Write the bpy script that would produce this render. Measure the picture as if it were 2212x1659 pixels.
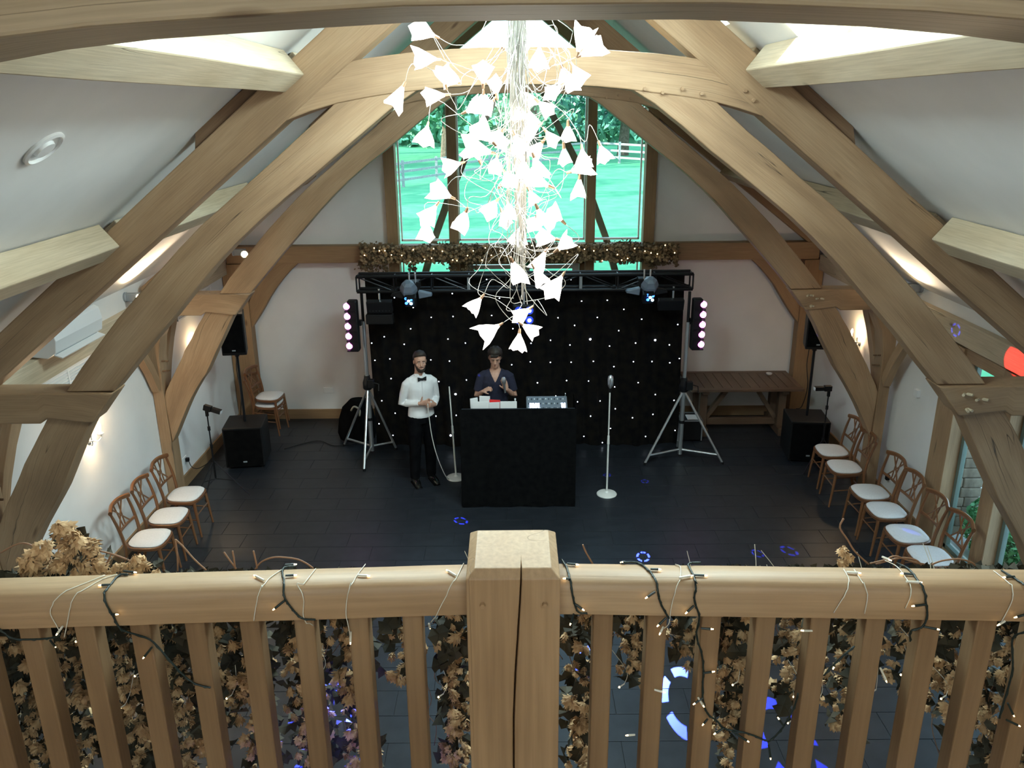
import bpy, bmesh, math, random
from mathutils import Vector as V, Matrix as M, Euler
S = bpy.context.scene
C = S.collection
for o in list(bpy.data.objects): bpy.data.objects.remove(o)
random.seed(7)
PI = math.pi
# ------------------------------------------------ camera, sky, sun, exposure
cd = bpy.data.cameras.new('camera'); cam = bpy.data.objects.new('camera', cd); C.objects.link(cam)
cd.sensor_width = 36; cd.lens = 36*1770/2212; cd.clip_start = .05; cd.clip_end = 400
P, RO, YW = math.radians(18.7), math.radians(.5), math.radians(.1)
fw = V((-math.sin(YW)*math.cos(P), math.cos(YW)*math.cos(P), -math.sin(P)))
rt = V((math.cos(YW), math.sin(YW), 0)); up = rt.cross(fw)
r2 = rt*math.cos(RO)-up*math.sin(RO); u2 = rt*math.sin(RO)+up*math.cos(RO)
m = M((r2, u2, -fw)).transposed().to_4x4(); m.translation = V((-.09, 0, 4.66)); cam.matrix_world = m
S.camera = cam
S.view_settings.view_transform = 'Standard'; S.view_settings.look = 'None'
S.view_settings.gamma = 1; S.view_settings.use_curve_mapping = False
S.view_settings.exposure = 0.1
wd = bpy.data.worlds.new('world'); S.world = wd; wd.use_nodes = True
wn = wd.node_tree.nodes; wl = wd.node_tree.links
bg = wn['Background']
tc = wn.new('ShaderNodeTexCoord'); sx = wn.new('ShaderNodeSeparateXYZ'); wl.new(tc.outputs['Generated'], sx.inputs[0])
cr = wn.new('ShaderNodeValToRGB'); wl.new(sx.outputs['Z'], cr.inputs[0])
cr.color_ramp.elements[0].color = (.72, .88, 1, 1); cr.color_ramp.elements[1].color = (.45, .68, 1, 1); cr.color_ramp.elements[1].position = .8
wl.new(cr.outputs[0], bg.inputs[0]); bg.inputs[1].default_value = 3.7
def light(name, kind, loc, power, color=(1, 1, 1), size=.1, aim=None, **k):
    l = bpy.data.lights.new(name, kind); l.energy = power; l.color = color
    if kind == 'AREA':
        l.shape = 'RECTANGLE'; l.size = size[0]; l.size_y = size[1]
    elif kind == 'SUN': l.angle = size
    else: l.shadow_soft_size = size
    for a, b in k.items(): setattr(l, a, b)
    o = bpy.data.objects.new(name, l); C.objects.link(o); o.location = loc
    if aim is not None: o.rotation_euler = (V(aim)-V(loc)).to_track_quat('-Z', 'Y').to_euler()
    return o
light('sun', 'SUN', (-30, -10, 12), 18, (1, .95, .85), .01, aim=(-30+.9, -10+.16, 12-.2))
light('mezzanine_fill_light', 'AREA', (0, -2.6, 4.9), 27, (1, .89, .76), (2.2, 1.2), aim=(0, 1.6, 4.7))  # unseen fill added behind the camera for the rail and collar fronts
# ------------------------------------------------ materials
MT = {}
def mat(name, col=(.5, .5, .5), rough=.5, metal=0, emit=None, es=1, spec=.5, alpha=None, trans=0):
    if name in MT: return MT[name]
    m = bpy.data.materials.new(name); m.use_nodes = True; MT[name] = m
    b = m.node_tree.nodes['Principled BSDF']
    b.inputs['Base Color'].default_value = (*col, 1); b.inputs['Roughness'].default_value = rough
    b.inputs['Metallic'].default_value = metal; b.inputs['Specular IOR Level'].default_value = spec
    b.inputs['Transmission Weight'].default_value = trans
    if emit: b.inputs['Emission Color'].default_value = (*emit, 1); b.inputs['Emission Strength'].default_value = es
    return m
def nodes(m): return m.node_tree.nodes, m.node_tree.links, m.node_tree.nodes['Principled BSDF']
def ramp(n, stops):
    r = n.new('ShaderNodeValToRGB'); e = r.color_ramp.elements
    while len(e) < len(stops): e.new(.5)
    for i, (p, c) in enumerate(stops): e[i].position = p; e[i].color = (*c, 1) if len(c) == 3 else c
    return r
def oak(name, c1, c2, c3, crack=1.0, rough=.62, bump=.35):
    m = mat(name, c2, rough); n, l, b = nodes(m)
    at = n.new('ShaderNodeAttribute'); at.attribute_name = 'gc'
    def noise(sc, scale, det=4):
        mp = n.new('ShaderNodeMapping'); mp.inputs['Scale'].default_value = sc; l.new(at.outputs['Vector'], mp.inputs[0])
        t = n.new('ShaderNodeTexNoise'); t.inputs['Scale'].default_value = scale; t.inputs['Detail'].default_value = det
        l.new(mp.outputs[0], t.inputs[0]); return t
    g = noise((.8, 22, 22), 4, 5); big = noise((.7, 2.2, 2.2), 1.6, 4)
    r = ramp(n, [(.25, c1), (.5, c2), (.78, c3)]); l.new(big.outputs[0], r.inputs[0])
    gr = ramp(n, [(.3, (.78, .76, .74)), (.65, (1.06, 1.06, 1.06))]); l.new(g.outputs[0], gr.inputs[0])
    mx = n.new('ShaderNodeMix'); mx.data_type = 'RGBA'; mx.blend_type = 'MULTIPLY'; mx.inputs[0].default_value = .75
    l.new(r.outputs[0], mx.inputs[6]); l.new(gr.outputs[0], mx.inputs[7])
    # knots
    mp = n.new('ShaderNodeMapping'); mp.inputs['Scale'].default_value = (.8, 2.2, 2.2); l.new(at.outputs['Vector'], mp.inputs[0])
    vo = n.new('ShaderNodeTexVoronoi'); vo.inputs['Scale'].default_value = 1.3; l.new(mp.outputs[0], vo.inputs[0])
    kr = ramp(n, [(.03, (.34, .26, .2)), (.075, (1, 1, 1))]); l.new(vo.outputs['Distance'], kr.inputs[0])
    m2 = n.new('ShaderNodeMix'); m2.data_type = 'RGBA'; m2.blend_type = 'MULTIPLY'; m2.inputs[0].default_value = .8
    l.new(mx.outputs[2], m2.inputs[6]); l.new(kr.outputs[0], m2.inputs[7])
    # drying shakes running along the grain
    ck = noise((.16, 6, 6), 1.1, 2); mk = noise((.5, 1.5, 1.5), 1.2, 1)
    cr = ramp(n, [(.4960, (1, 1, 1)), (.4992, (0, 0, 0)), (.5008, (0, 0, 0)), (.5040, (1, 1, 1))]); l.new(ck.outputs[0], cr.inputs[0])
    mr = ramp(n, [(.53, (0, 0, 0)), (.58, (1, 1, 1))]); l.new(mk.outputs[0], mr.inputs[0])
    m3 = n.new('ShaderNodeMix'); m3.data_type = 'RGBA'; l.new(mr.outputs[0], m3.inputs[0])
    m3.inputs[6].default_value = (1, 1, 1, 1); l.new(cr.outputs[0], m3.inputs[7])
    m4 = n.new('ShaderNodeMix'); m4.data_type = 'RGBA'; m4.blend_type = 'MULTIPLY'; m4.inputs[0].default_value = .85*crack
    l.new(m2.outputs[2], m4.inputs[6]); l.new(m3.outputs[2], m4.inputs[7]); l.new(m4.outputs[2], b.inputs['Base Color'])
    ad = n.new('ShaderNodeMath'); ad.operation = 'MULTIPLY_ADD'; l.new(g.outputs[0], ad.inputs[0]); ad.inputs[1].default_value = .3
    l.new(m3.outputs[2], ad.inputs[2])
    bp = n.new('ShaderNodeBump'); bp.inputs['Strength'].default_value = bump; bp.inputs['Distance'].default_value = .006
    l.new(ad.outputs[0], bp.inputs['Height']); l.new(bp.outputs[0], b.inputs['Normal'])
    return m
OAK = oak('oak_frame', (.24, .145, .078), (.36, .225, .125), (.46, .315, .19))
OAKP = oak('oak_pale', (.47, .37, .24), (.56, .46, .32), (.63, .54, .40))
OAKG = oak('oak_collar_brightened', (.38, .29, .19), (.47, .37, .25), (.54, .44, .31), crack=.5)  # frame oak lightened in colour to stand in for light on the nearest collar
OAKR = oak('oak_rail', (.29, .17, .085), (.39, .242, .128), (.47, .325, .195), crack=.4, rough=.5)
OAKB = oak('oak_baluster', (.20, .112, .053), (.26, .153, .075), (.32, .203, .11), crack=.3)
OAKD = oak('oak_dark', (.13, .075, .04), (.19, .11, .06), (.25, .15, .085), crack=.5)
CHW = oak('chair_beech', (.13, .052, .022), (.19, .080, .034), (.25, .112, .048), crack=0, rough=.3, bump=.05)
TBW = oak('table_teak', (.085, .05, .03), (.13, .08, .05), (.18, .12, .08), crack=.6, rough=.5)
SKT = oak('skirting_oak', (.22, .13, .065), (.30, .18, .09), (.36, .23, .12), crack=.2)
def noisy(name, c1, c2, scale=4, rough=.8, bump=.1, dist=.01, **k):
    m = mat(name, c1, rough, **k); n, l, b = nodes(m)
    tcn = n.new('ShaderNodeTexCoord'); t = n.new('ShaderNodeTexNoise'); t.inputs['Scale'].default_value = scale; t.inputs['Detail'].default_value = 6
    l.new(tcn.outputs['Object'], t.inputs[0]); r = ramp(n, [(.35, c1), (.65, c2)]); l.new(t.outputs[0], r.inputs[0]); l.new(r.outputs[0], b.inputs['Base Color'])
    bp = n.new('ShaderNodeBump'); bp.inputs['Strength'].default_value = bump; bp.inputs['Distance'].default_value = dist
    l.new(t.outputs[0], bp.inputs['Height']); l.new(bp.outputs[0], b.inputs['Normal']); return m
PLASTER = noisy('plaster', (.74, .73, .72), (.79, .78, .77), 2, .85, .05)
SLATE = noisy('slate_tile', (.012, .0145, .019), (.019, .022, .028), 7, .38, .12, .002)
GROUT = mat('grout', (.008, .009, .011), .9)
BLK = mat('black_plastic', (.007, .007, .008), .5, spec=.3)
BLKC = noisy('black_cloth', (.004, .004, .0045), (.007, .007, .007), 14, 1, .3, .01, spec=.02)
STARC = noisy('star_cloth', (.005, .005, .006), (.012, .010, .008), 9, .95, .3, .01, spec=.05)
BLKM = mat('black_metal', (.02, .02, .023), .35, .6)
SILV = mat('brushed_aluminium', (.62, .64, .66), .35, .9)
GREY = mat('grey_plastic', (.30, .33, .36), .45)
WHT = mat('white_plastic', (.80, .80, .80), .35)
WHTM = mat('white_metal', (.78, .76, .72), .35)
PAD = noisy('seat_fabric', (.70, .69, .70), (.76, .75, .76), 60, .9, .15, .002)
GLASS = mat('window_glass'); gn, gl, gb = nodes(GLASS)
gt = gn.new('ShaderNodeBsdfTransparent'); gt.inputs[0].default_value = (.90, .98, .95, 1); gg = gn.new('ShaderNodeBsdfGlossy'); gg.inputs['Roughness'].default_value = .02
gf = gn.new('ShaderNodeLayerWeight'); gp = gn.new('ShaderNodeMath'); gp.operation = 'POWER'; gl.new(gf.outputs['Facing'], gp.inputs[0]); gp.inputs[1].default_value = 5
gq = gn.new('ShaderNodeMath'); gq.operation = 'MULTIPLY_ADD'; gl.new(gp.outputs[0], gq.inputs[0]); gq.inputs[1].default_value = .6; gq.inputs[2].default_value = .02; gm = gn.new('ShaderNodeMixShader')
gl.new(gq.outputs[0], gm.inputs[0]); gl.new(gt.outputs[0], gm.inputs[1]); gl.new(gg.outputs[0], gm.inputs[2]); gl.new(gm.outputs[0], gn['Material Output'].inputs[0])
GLOW = mat('shade_glow', (.9, .88, .85), .4, emit=(1, .92, .82), es=4)
HOLD = mat('lamp_holder_copper', (.45, .27, .17), .35, .8)
WIRE = mat('nickel_wire', (.62, .60, .55), .35, .75)
BULB = mat('warm_bulb', (1, .9, .7), .4, emit=(1, .72, .38), es=22)
STAR = mat('star_led', (1, 1, 1), .4, emit=(.75, .85, 1), es=7)
FBULB = mat('fairy_bulb', (1, .9, .7), .4, emit=(1, .72, .34), es=7)
SKIN = noisy('skin', (.50, .27, .19), (.56, .32, .23), 30, .55, .05, .001)
HAIR = noisy('dark_hair', (.012, .008, .006), (.03, .018, .012), 60, .6, .5, .004)
# ------------------------------------------------ mesh builder
WL = {}
class MB:
    def __init__(s): s.v = []; s.f = []; s.g = []
    def add(s, vs, fs, gs=None):
        n = len(s.v); s.v += [V(a) for a in vs]; s.f += [tuple(i+n for i in f) for f in fs]
        s.g += [V(a) for a in (gs or vs)]; return s
    def box(s, c, sz, rot=None, tap=1.0):
        x, y, z = [a/2 for a in sz]; R = Euler(rot).to_matrix() if rot else M.Identity(3); c = V(c)
        ax = max(range(3), key=lambda i: sz[i]); of = V((random.random()*20, random.random()*9, random.random()*9))
        vs = []; gs = []
        for k in (-1, 1):
            t = 1 if k < 0 else tap
            for i, j in ((-1, -1), (1, -1), (1, 1), (-1, 1)):
                p = V((i*x*t, j*y*t, k*z)); vs.append(c+R@p)
                q = list(p); a = q.pop(ax); gs.append(V((a, q[0], q[1]))+of)
        return s.add(vs, [(3, 2, 1, 0), (4, 5, 6, 7), (0, 1, 5, 4), (1, 2, 6, 5), (2, 3, 7, 6), (3, 0, 4, 7)], gs)
    def tube(s, pts, r, n=8, cap=True, ry=None, upv=None):
        pts = [V(p) for p in pts]; N = len(pts); of = random.random()*20
        R = r if isinstance(r, (list, tuple)) else [r]*N
        RY = (ry if isinstance(ry, (list, tuple)) else [ry]*N) if ry else R
        vs = []; gs = []; d = 0
        t0 = (pts[1]-pts[0]).normalized()
        a = V(upv) if upv else (V((0, 0, 1)) if abs(t0.z) < .9 else V((1, 0, 0)))
        u = t0.cross(a).normalized()
        for i, p in enumerate(pts):
            t = (pts[min(i+1, N-1)]-pts[max(i-1, 0)]).normalized()
            u = (u-t*u.dot(t)).normalized(); w = t.cross(u)
            if i: d += (p-pts[i-1]).length
            for k in range(n):
                q = 2*PI*k/n; vs.append(p+u*math.cos(q)*R[i]+w*math.sin(q)*RY[i]); gs.append((d+of, math.cos(q)*R[i], math.sin(q)*RY[i]))
        fs = [(i*n+k, i*n+(k+1) % n, (i+1)*n+(k+1) % n, (i+1)*n+k) for i in range(N-1) for k in range(n)]
        if cap: fs += [tuple(range(n))[::-1], tuple((N-1)*n+k for k in range(n))]
        return s.add(vs, fs, gs)
    def cyl(s, a, b, r, r2=None, n=12): return s.tube([a, b], [r, r if r2 is None else r2], n)
    def lathe(s, prof, n=20, c=(0, 0, 0), axis=None):
        vs = []; c = V(c); R = V((0, 0, 1)).rotation_difference(V(axis)).to_matrix() if axis else M.Identity(3)
        for r, z in prof:
            for k in range(n): q = 2*PI*k/n; vs.append(c+R@V((r*math.cos(q), r*math.sin(q), z)))
        L = len(prof)
        fs = [(i*n+k, i*n+(k+1) % n, (i+1)*n+(k+1) % n, (i+1)*n+k) for i in range(L-1) for k in range(n)]
        fs += [tuple(range(n))[::-1], tuple((L-1)*n+k for k in range(n))]
        return s.add(vs, fs)
    def sph(s, c, r, n=12, k=8, R=None):
        r = r if isinstance(r, (list, tuple)) else (r, r, r); c = V(c); vs = []; R = R or M.Identity(3)
        for i in range(k+1):
            a = -PI/2+PI*i/k; a = max(-1.5, min(1.5, a))
            for j in range(n): q = 2*PI*j/n; vs.append(c+R@V((r[0]*math.cos(a)*math.cos(q), r[1]*math.cos(a)*math.sin(q), r[2]*math.sin(a))))
        fs = [(i*n+j, i*n+(j+1) % n, (i+1)*n+(j+1) % n, (i+1)*n+j) for i in range(k) for j in range(n)]
        fs += [tuple(range(n))[::-1], tuple(k*n+j for j in range(n))]
        return s.add(vs, fs)
    def beam(s, inn, out, y0, y1, wob=.004):
        """timber lying in an XZ plane, between two matching edge lines, y0..y1 thick"""
        of = V((random.random()*20, random.random()*9, 0)); vs = []; gs = []; d = 0
        for i, (a, b) in enumerate(zip(inn, out)):
            if i: d += ((V(a)+V(b))/2-(V(inn[i-1])+V(out[i-1]))/2).length
            w = (V(b)-V(a)).length; e = V((random.uniform(-wob, wob), 0, random.uniform(-wob, wob)))
            A = V((a[0], 0, a[1]))+e; B = V((b[0], 0, b[1]))-e
            for p, y, g in ((A, y0, (d, 0, 0)), (B, y0, (d, w, 0)), (B, y1, (d, w, y1-y0)), (A, y1, (d, 0, y1-y0))):
                vs.append(V((p.x, y, p.z))); gs.append(V(g)+of)
        N = len(inn)
        fs = [(4*i+k, 4*i+(k+1) % 4, 4*i+4+(k+1) % 4, 4*i+4+k) for i in range(N-1) for k in range(4)]+[(3, 2, 1, 0), (4*N-4, 4*N-3, 4*N-2, 4*N-1)]
        return s.add(vs, fs, gs)
    def beamy(s, poly, y0, y1, st=8, wob=.004):
        """timber running along Y with an XZ section"""
        of = V((random.random()*20, random.random()*9, random.random()*9)); n = len(poly); vs = []; gs = []
        for i in range(st+1):
            y = y0+(y1-y0)*i/st
            for x, z in poly:
                vs.append((x+random.uniform(-wob, wob), y, z+random.uniform(-wob, wob))); gs.append(V((y, x, z))+of)
        fs = [(i*n+k, i*n+(k+1) % n, (i+1)*n+(k+1) % n, (i+1)*n+k) for i in range(st) for k in range(n)]+[tuple(range(n))[::-1], tuple(st*n+k for k in range(n))]
        return s.add(vs, fs, gs)
    def prism(s, poly, vec):
        n = len(poly); vec = V(vec); vs = [V(p) for p in poly]+[V(p)+vec for p in poly]
        return s.add(vs, [(k, (k+1) % n, n+(k+1) % n, n+k) for k in range(n)]+[tuple(range(n))[::-1], tuple(range(n, 2*n))])
    def build(s, name, m, parent=None, smooth=False, bevel=0, org=None, local=False):
        me = bpy.data.meshes.new(name)
        lo = V([min(v[i] for v in s.v) for i in range(3)]); hi = V([max(v[i] for v in s.v) for i in range(3)])
        o0 = V(org) if org is not None else (V((0, 0, 0)) if local else V(((lo.x+hi.x)/2, (lo.y+hi.y)/2, lo.z)))
        me.from_pydata([v-o0 for v in s.v], [], s.f)
        at = me.attributes.new('gc', 'FLOAT_VECTOR', 'POINT'); at.data.foreach_set('vector', [c for g in s.g for c in g])
        bm = bmesh.new(); bm.from_mesh(me); bmesh.ops.recalc_face_normals(bm, faces=bm.faces); bm.to_mesh(me); bm.free()
        if smooth:
            me.polygons.foreach_set('use_smooth', [True]*len(me.polygons))
            if smooth != 'all': me.set_sharp_from_angle(angle=.7)
        for mm in (m if isinstance(m, list) else [m]): me.materials.append(mm)
        o = bpy.data.objects.new(name, me); C.objects.link(o)
        if bevel:
            b = o.modifiers.new('bevel', 'BEVEL'); b.width = bevel; b.segments = 2; b.limit_method = 'ANGLE'; b.angle_limit = .6
        pl = WL.get(parent, V((0, 0, 0))) if parent and not local else V((0, 0, 0))
        o.location = o0-pl; WL[o] = o0
        if parent: o.parent = parent
        return o
def thing(name, label, cat, loc=(0, 0, 0), group=None):
    o = bpy.data.objects.new(name, None); C.objects.link(o); o.location = loc; WL[o] = V(loc); o.empty_display_size = .1
    o['label'] = label; o['category'] = cat
    if group: o['group'] = group
    return o
def tag(o, label, cat, group=None):
    o['label'] = label; o['category'] = cat
    if group: o['group'] = group
    return o
def struct(o): o['kind'] = 'structure'; return o
KIDS = {}
def kids(o): return [c for c in o.children]
def copy_tree(o, loc=None, rz=None, label=None, parent=None):
    c = o.copy(); C.objects.link(c)
    if parent: c.parent = parent
    if loc is not None: c.location = loc
    if rz is not None: c.rotation_euler = (0, 0, rz)
    if label: c['label'] = label
    for ch in kids(o): copy_tree(ch, parent=c)
    return c
def B(c, s, **k): return MB().box(c, s, **k)
def lerp(a, b, t): return a+(b-a)*t
def smoothpts(pts, sub=4):
    """Catmull-Rom through the points"""
    P_ = [V(p) for p in pts]; out = []
    for i in range(len(P_)-1):
        p0 = P_[max(i-1, 0)]; p1 = P_[i]; p2 = P_[i+1]; p3 = P_[min(i+2, len(P_)-1)]
        for k in range(sub):
            t = k/sub; out.append(.5*((2*p1)+(p2-p0)*t+(2*p0-5*p1+4*p2-p3)*t*t+(3*p1-p0-3*p2+p3)*t**3))
    return out+[P_[-1]]

# ------------------------------------------------ room shell
XL, XR, YB, Y0 = -4.38, 4.50, 12.15, -3.0
roofz = lambda x: 6.30-.8*abs(x)
fl = struct(B((.06, 4.6, -.1), (XR-XL+.4, 15.3, .186)).build('floor', GROUT))
WL[fl] = fl.location.copy()
tcache = {}; nt = 0; rest = MB(); jj = 0
y = YB
rows = []
yy = 4.52
while yy < YB: rows.append(yy); yy += .3
for r, y in enumerate(rows):
    x = XL-(.3 if r % 2 else 0); d = min(.3, YB-y)
    while x < XR-.02:
        a, b = max(x, XL+.01), min(x+.6, XR-.01); w = b-a
        if w > .03:
            if nt < 300 and w > .1:
                key = (round(w, 3), round(d, 3))
                if key not in tcache:
                    o = B((0, 0, 0), (w-.005, d-.005, .010)).build('floor_tile', SLATE, bevel=.001, local=True); tcache[key] = o
                else: o = tcache[key].copy(); C.objects.link(o)
                o.parent = fl; o.location = V(((a+b)/2, y+d/2, -.005+random.uniform(-.0007, .0003)))-WL[fl]; nt += 1
            else: rest.box(((a+b)/2, y+d/2, -.005), (w-.005, d-.005, .010))
        x += .6
for r in range(25):
    for c in range(15):
        xx = XL+.02+c*.59; rest.box((xx+.29, 4.37-r*.3, -.005), (.585, .295, .01))
o = rest.build('tile_field', SLATE, fl); o['kind'] = 'stuff'
def wallx(name, x0, x1, holes, m=PLASTER, ya=Y0, yb=YB, top=2.82):
    """wall along Y with rectangular openings (y0,y1,z0,z1)"""
    b = MB(); ys = sorted([ya, yb]+[h[0] for h in holes]+[h[1] for h in holes])
    for a, c in zip(ys, ys[1:]):
        h = [q for q in holes if abs(q[0]-a) < 1e-6]
        if h:
            _, _, z0, z1 = h[0]
            if z0 > .01: b.box(((x0+x1)/2, (a+c)/2, z0/2), (x1-x0, c-a, z0))
            b.box(((x0+x1)/2, (a+c)/2, (z1+top)/2), (x1-x0, c-a, top-z1))
        else: b.box(((x0+x1)/2, (a+c)/2, top/2), (x1-x0, c-a, top))
    return struct(b.build(name, m))
wallx('wall_left', XL-.25, XL, [])
RH = [(6.08, 8.2, .03, 2.33), (3.0, 5.6, .03, 2.33)]
wr = wallx('wall_right', XR, XR+.25, RH)
b = MB()
for a, c in ((XL-.25, -1.9), (1.97, XR+.25)):
    e = (lambda v: (v, YB, 0)); pts = [(a, YB, 0), (c, YB, 0), (c, YB, roofz(c)+.05), (a, YB, roofz(a)+.05)]
    b.prism(pts, (0, .25, 0))
struct(b.build('wall_back', PLASTER))
b = MB().prism([(XL-.25, Y0-.2, 0), (XR+.25, Y0-.2, 0), (XR+.25, Y0-.2, 2.9), (0, Y0-.2, 6.5), (XL-.25, Y0-.2, 2.9)], (0, .2, 0))
struct(b.build('wall_front', PLASTER))
# ceiling slopes with roof light openings
def slope(sgn, holes):
    b = MB(); T = .28
    xs = sorted({0.0, 4.75}|{h[0] for h in holes}|{h[1] for h in holes}); ys = sorted({Y0, YB+.25}|{h[2] for h in holes}|{h[3] for h in holes})
    for xa, xb in zip(xs, xs[1:]):
        for ya, yb in zip(ys, ys[1:]):
            if any(h[0]-1e-6 <= xa and xb <= h[1]+1e-6 and h[2]-1e-6 <= ya and yb <= h[3]+1e-6 for h in holes): continue
            b.prism([(sgn*xa, ya, roofz(xa)), (sgn*xb, ya, roofz(xb)), (sgn*xb, ya, roofz(xb)+T), (sgn*xa, ya, roofz(xa)+T)], (0, yb-ya, 0))
    return b
RL = [(.55, 1.36, 3.15, 4.75), (.55, 1.36, -2.2, -.6)]; RR = [(.55, 1.36, 3.15, 4.75), (.55, 1.40, 6.05, 7.2), (.55, 1.36, -2.2, -.6)]  # last opening in each list is unseen, added for more light
ce = struct(slope(-1, RL).build('ceiling', PLASTER)); WL[ce] = ce.location.copy()
o = slope(1, RR).build('ceiling_slope', PLASTER, ce)
k = 1
def quadbar(b, p, q, w, t, n):
    p, q, n = V(p), V(q), V(n).normalized(); d = (q-p).normalized(); s = d.cross(n)*w/2; n = n*t/2
    b.prism([p-s-n, p+s-n, p+s+n, p-s+n], q-p)
wi = 3
for sg, hs in ((-1, RL), (1, RR)):
    for xa, xb, ya, yb in hs:
        up_ = V((sg*.6, 0, .8)); zo = .24
        P4 = [V((sg*x, y_, roofz(x)+zo)) for x, y_ in ((xa+.03, ya+.03), (xb-.03, ya+.03), (xb-.03, yb-.03), (xa+.03, yb-.03))]
        b = MB()
        for i in range(4): quadbar(b, P4[i], P4[(i+1) % 4], .07, .06, up_)
        f = struct(b.build('window_%d' % wi, WHT)); wi += 1
        MB().prism(P4, up_*.006).build('pane', GLASS, f)
        cc = sum(P4, V((0, 0, 0)))/4+up_*.10; light('roof_light_boost', 'AREA', cc, 190 if ya > 0 else 25, (.86, .94, 1), (yb-ya, xb-xa), aim=cc-up_)  # area lamp added above each pane to strengthen the sky
# skirting boards
def board(name, c, s): return struct(B(c, s).build(name, SKT, bevel=.004))
board('baseboard_left', (XL+.012, 7.5, .08), (.024, 9.2, .16))
board('baseboard_right', (XR-.012, 10.15, .08), (.024, 3.9, .16))
board('baseboard_back', ((-4.05-1.93)/2, YB-.012, .08), (2.12, .024, .16))
board('baseboard_back_right', ((1.99+4.2)/2, YB-.012, .08), (2.2, .024, .16))
# mezzanine the photographer stands on
b = B((.06, -.78, 2.62), (XR-XL, 4.46, .26)); struct(b.build('floor_mezzanine', OAKB))
# ------------------------------------------------ oak trusses
def mir(pts): return [(-x, z) for x, z in pts]
def resamp(pts, n=12):
    p = [V((x, 0, z)) for x, z in pts]; q = smoothpts(p, 6)
    L = [0]
    for a, c in zip(q, q[1:]): L.append(L[-1]+(c-a).length)
    out = []
    for i in range(n):
        t = L[-1]*i/(n-1); j = 0
        while j < len(L)-2 and L[j+1] < t: j += 1
        f = (t-L[j])/max(1e-9, L[j+1]-L[j]); v = q[j].lerp(q[j+1], min(1, max(0, f))); out.append((v.x, v.z))
    return out
TT = .21
COL_T = [(-1.62, 4.84), (-1.14, 4.955), (-.8, 5.0), (-.4, 5.025), (0, 5.03), (.4, 5.02), (.8, 4.99), (1.14, 4.95), (1.62, 4.84)]
COL_B = [(-1.62, 4.58), (-1.28, 4.685), (-.87, 4.75), (-.44, 4.79), (0, 4.80), (.44, 4.785), (.87, 4.74), (1.28, 4.68), (1.62, 4.58)]
BR_I = [(-.66, 4.80), (-.86, 4.68), (-1.38, 4.28), (-1.86, 3.92), (-2.24, 3.57), (-2.61, 3.18), (-2.9, 2.87), (-3.09, 2.66)]
BR_O = [(-1.15, 4.80), (-1.34, 4.635), (-1.92, 4.17), (-2.34, 3.83), (-2.75, 3.44), (-3.06, 3.12), (-3.28, 2.87), (-3.45, 2.66)]
LO_I = [(-3.28, 2.46), (-3.41, 2.25), (-3.68, 1.77), (-3.90, 1.45), (-4.02, 1.25), (-4.24, .82)]
LO_O = [(-3.62, 2.46), (-3.88, 2.07), (-4.04, 1.80), (-4.17, 1.58), (-4.24, 1.46), (-4.255, 1.40)]
def peg(b, x, z, y, tilt=0, l=.03, r=.014): b.cyl((x, y+.02, z), (x+l*math.sin(tilt), y-l*math.cos(tilt), z+random.uniform(-.004, .004)), r, r*.85, 8)
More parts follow.
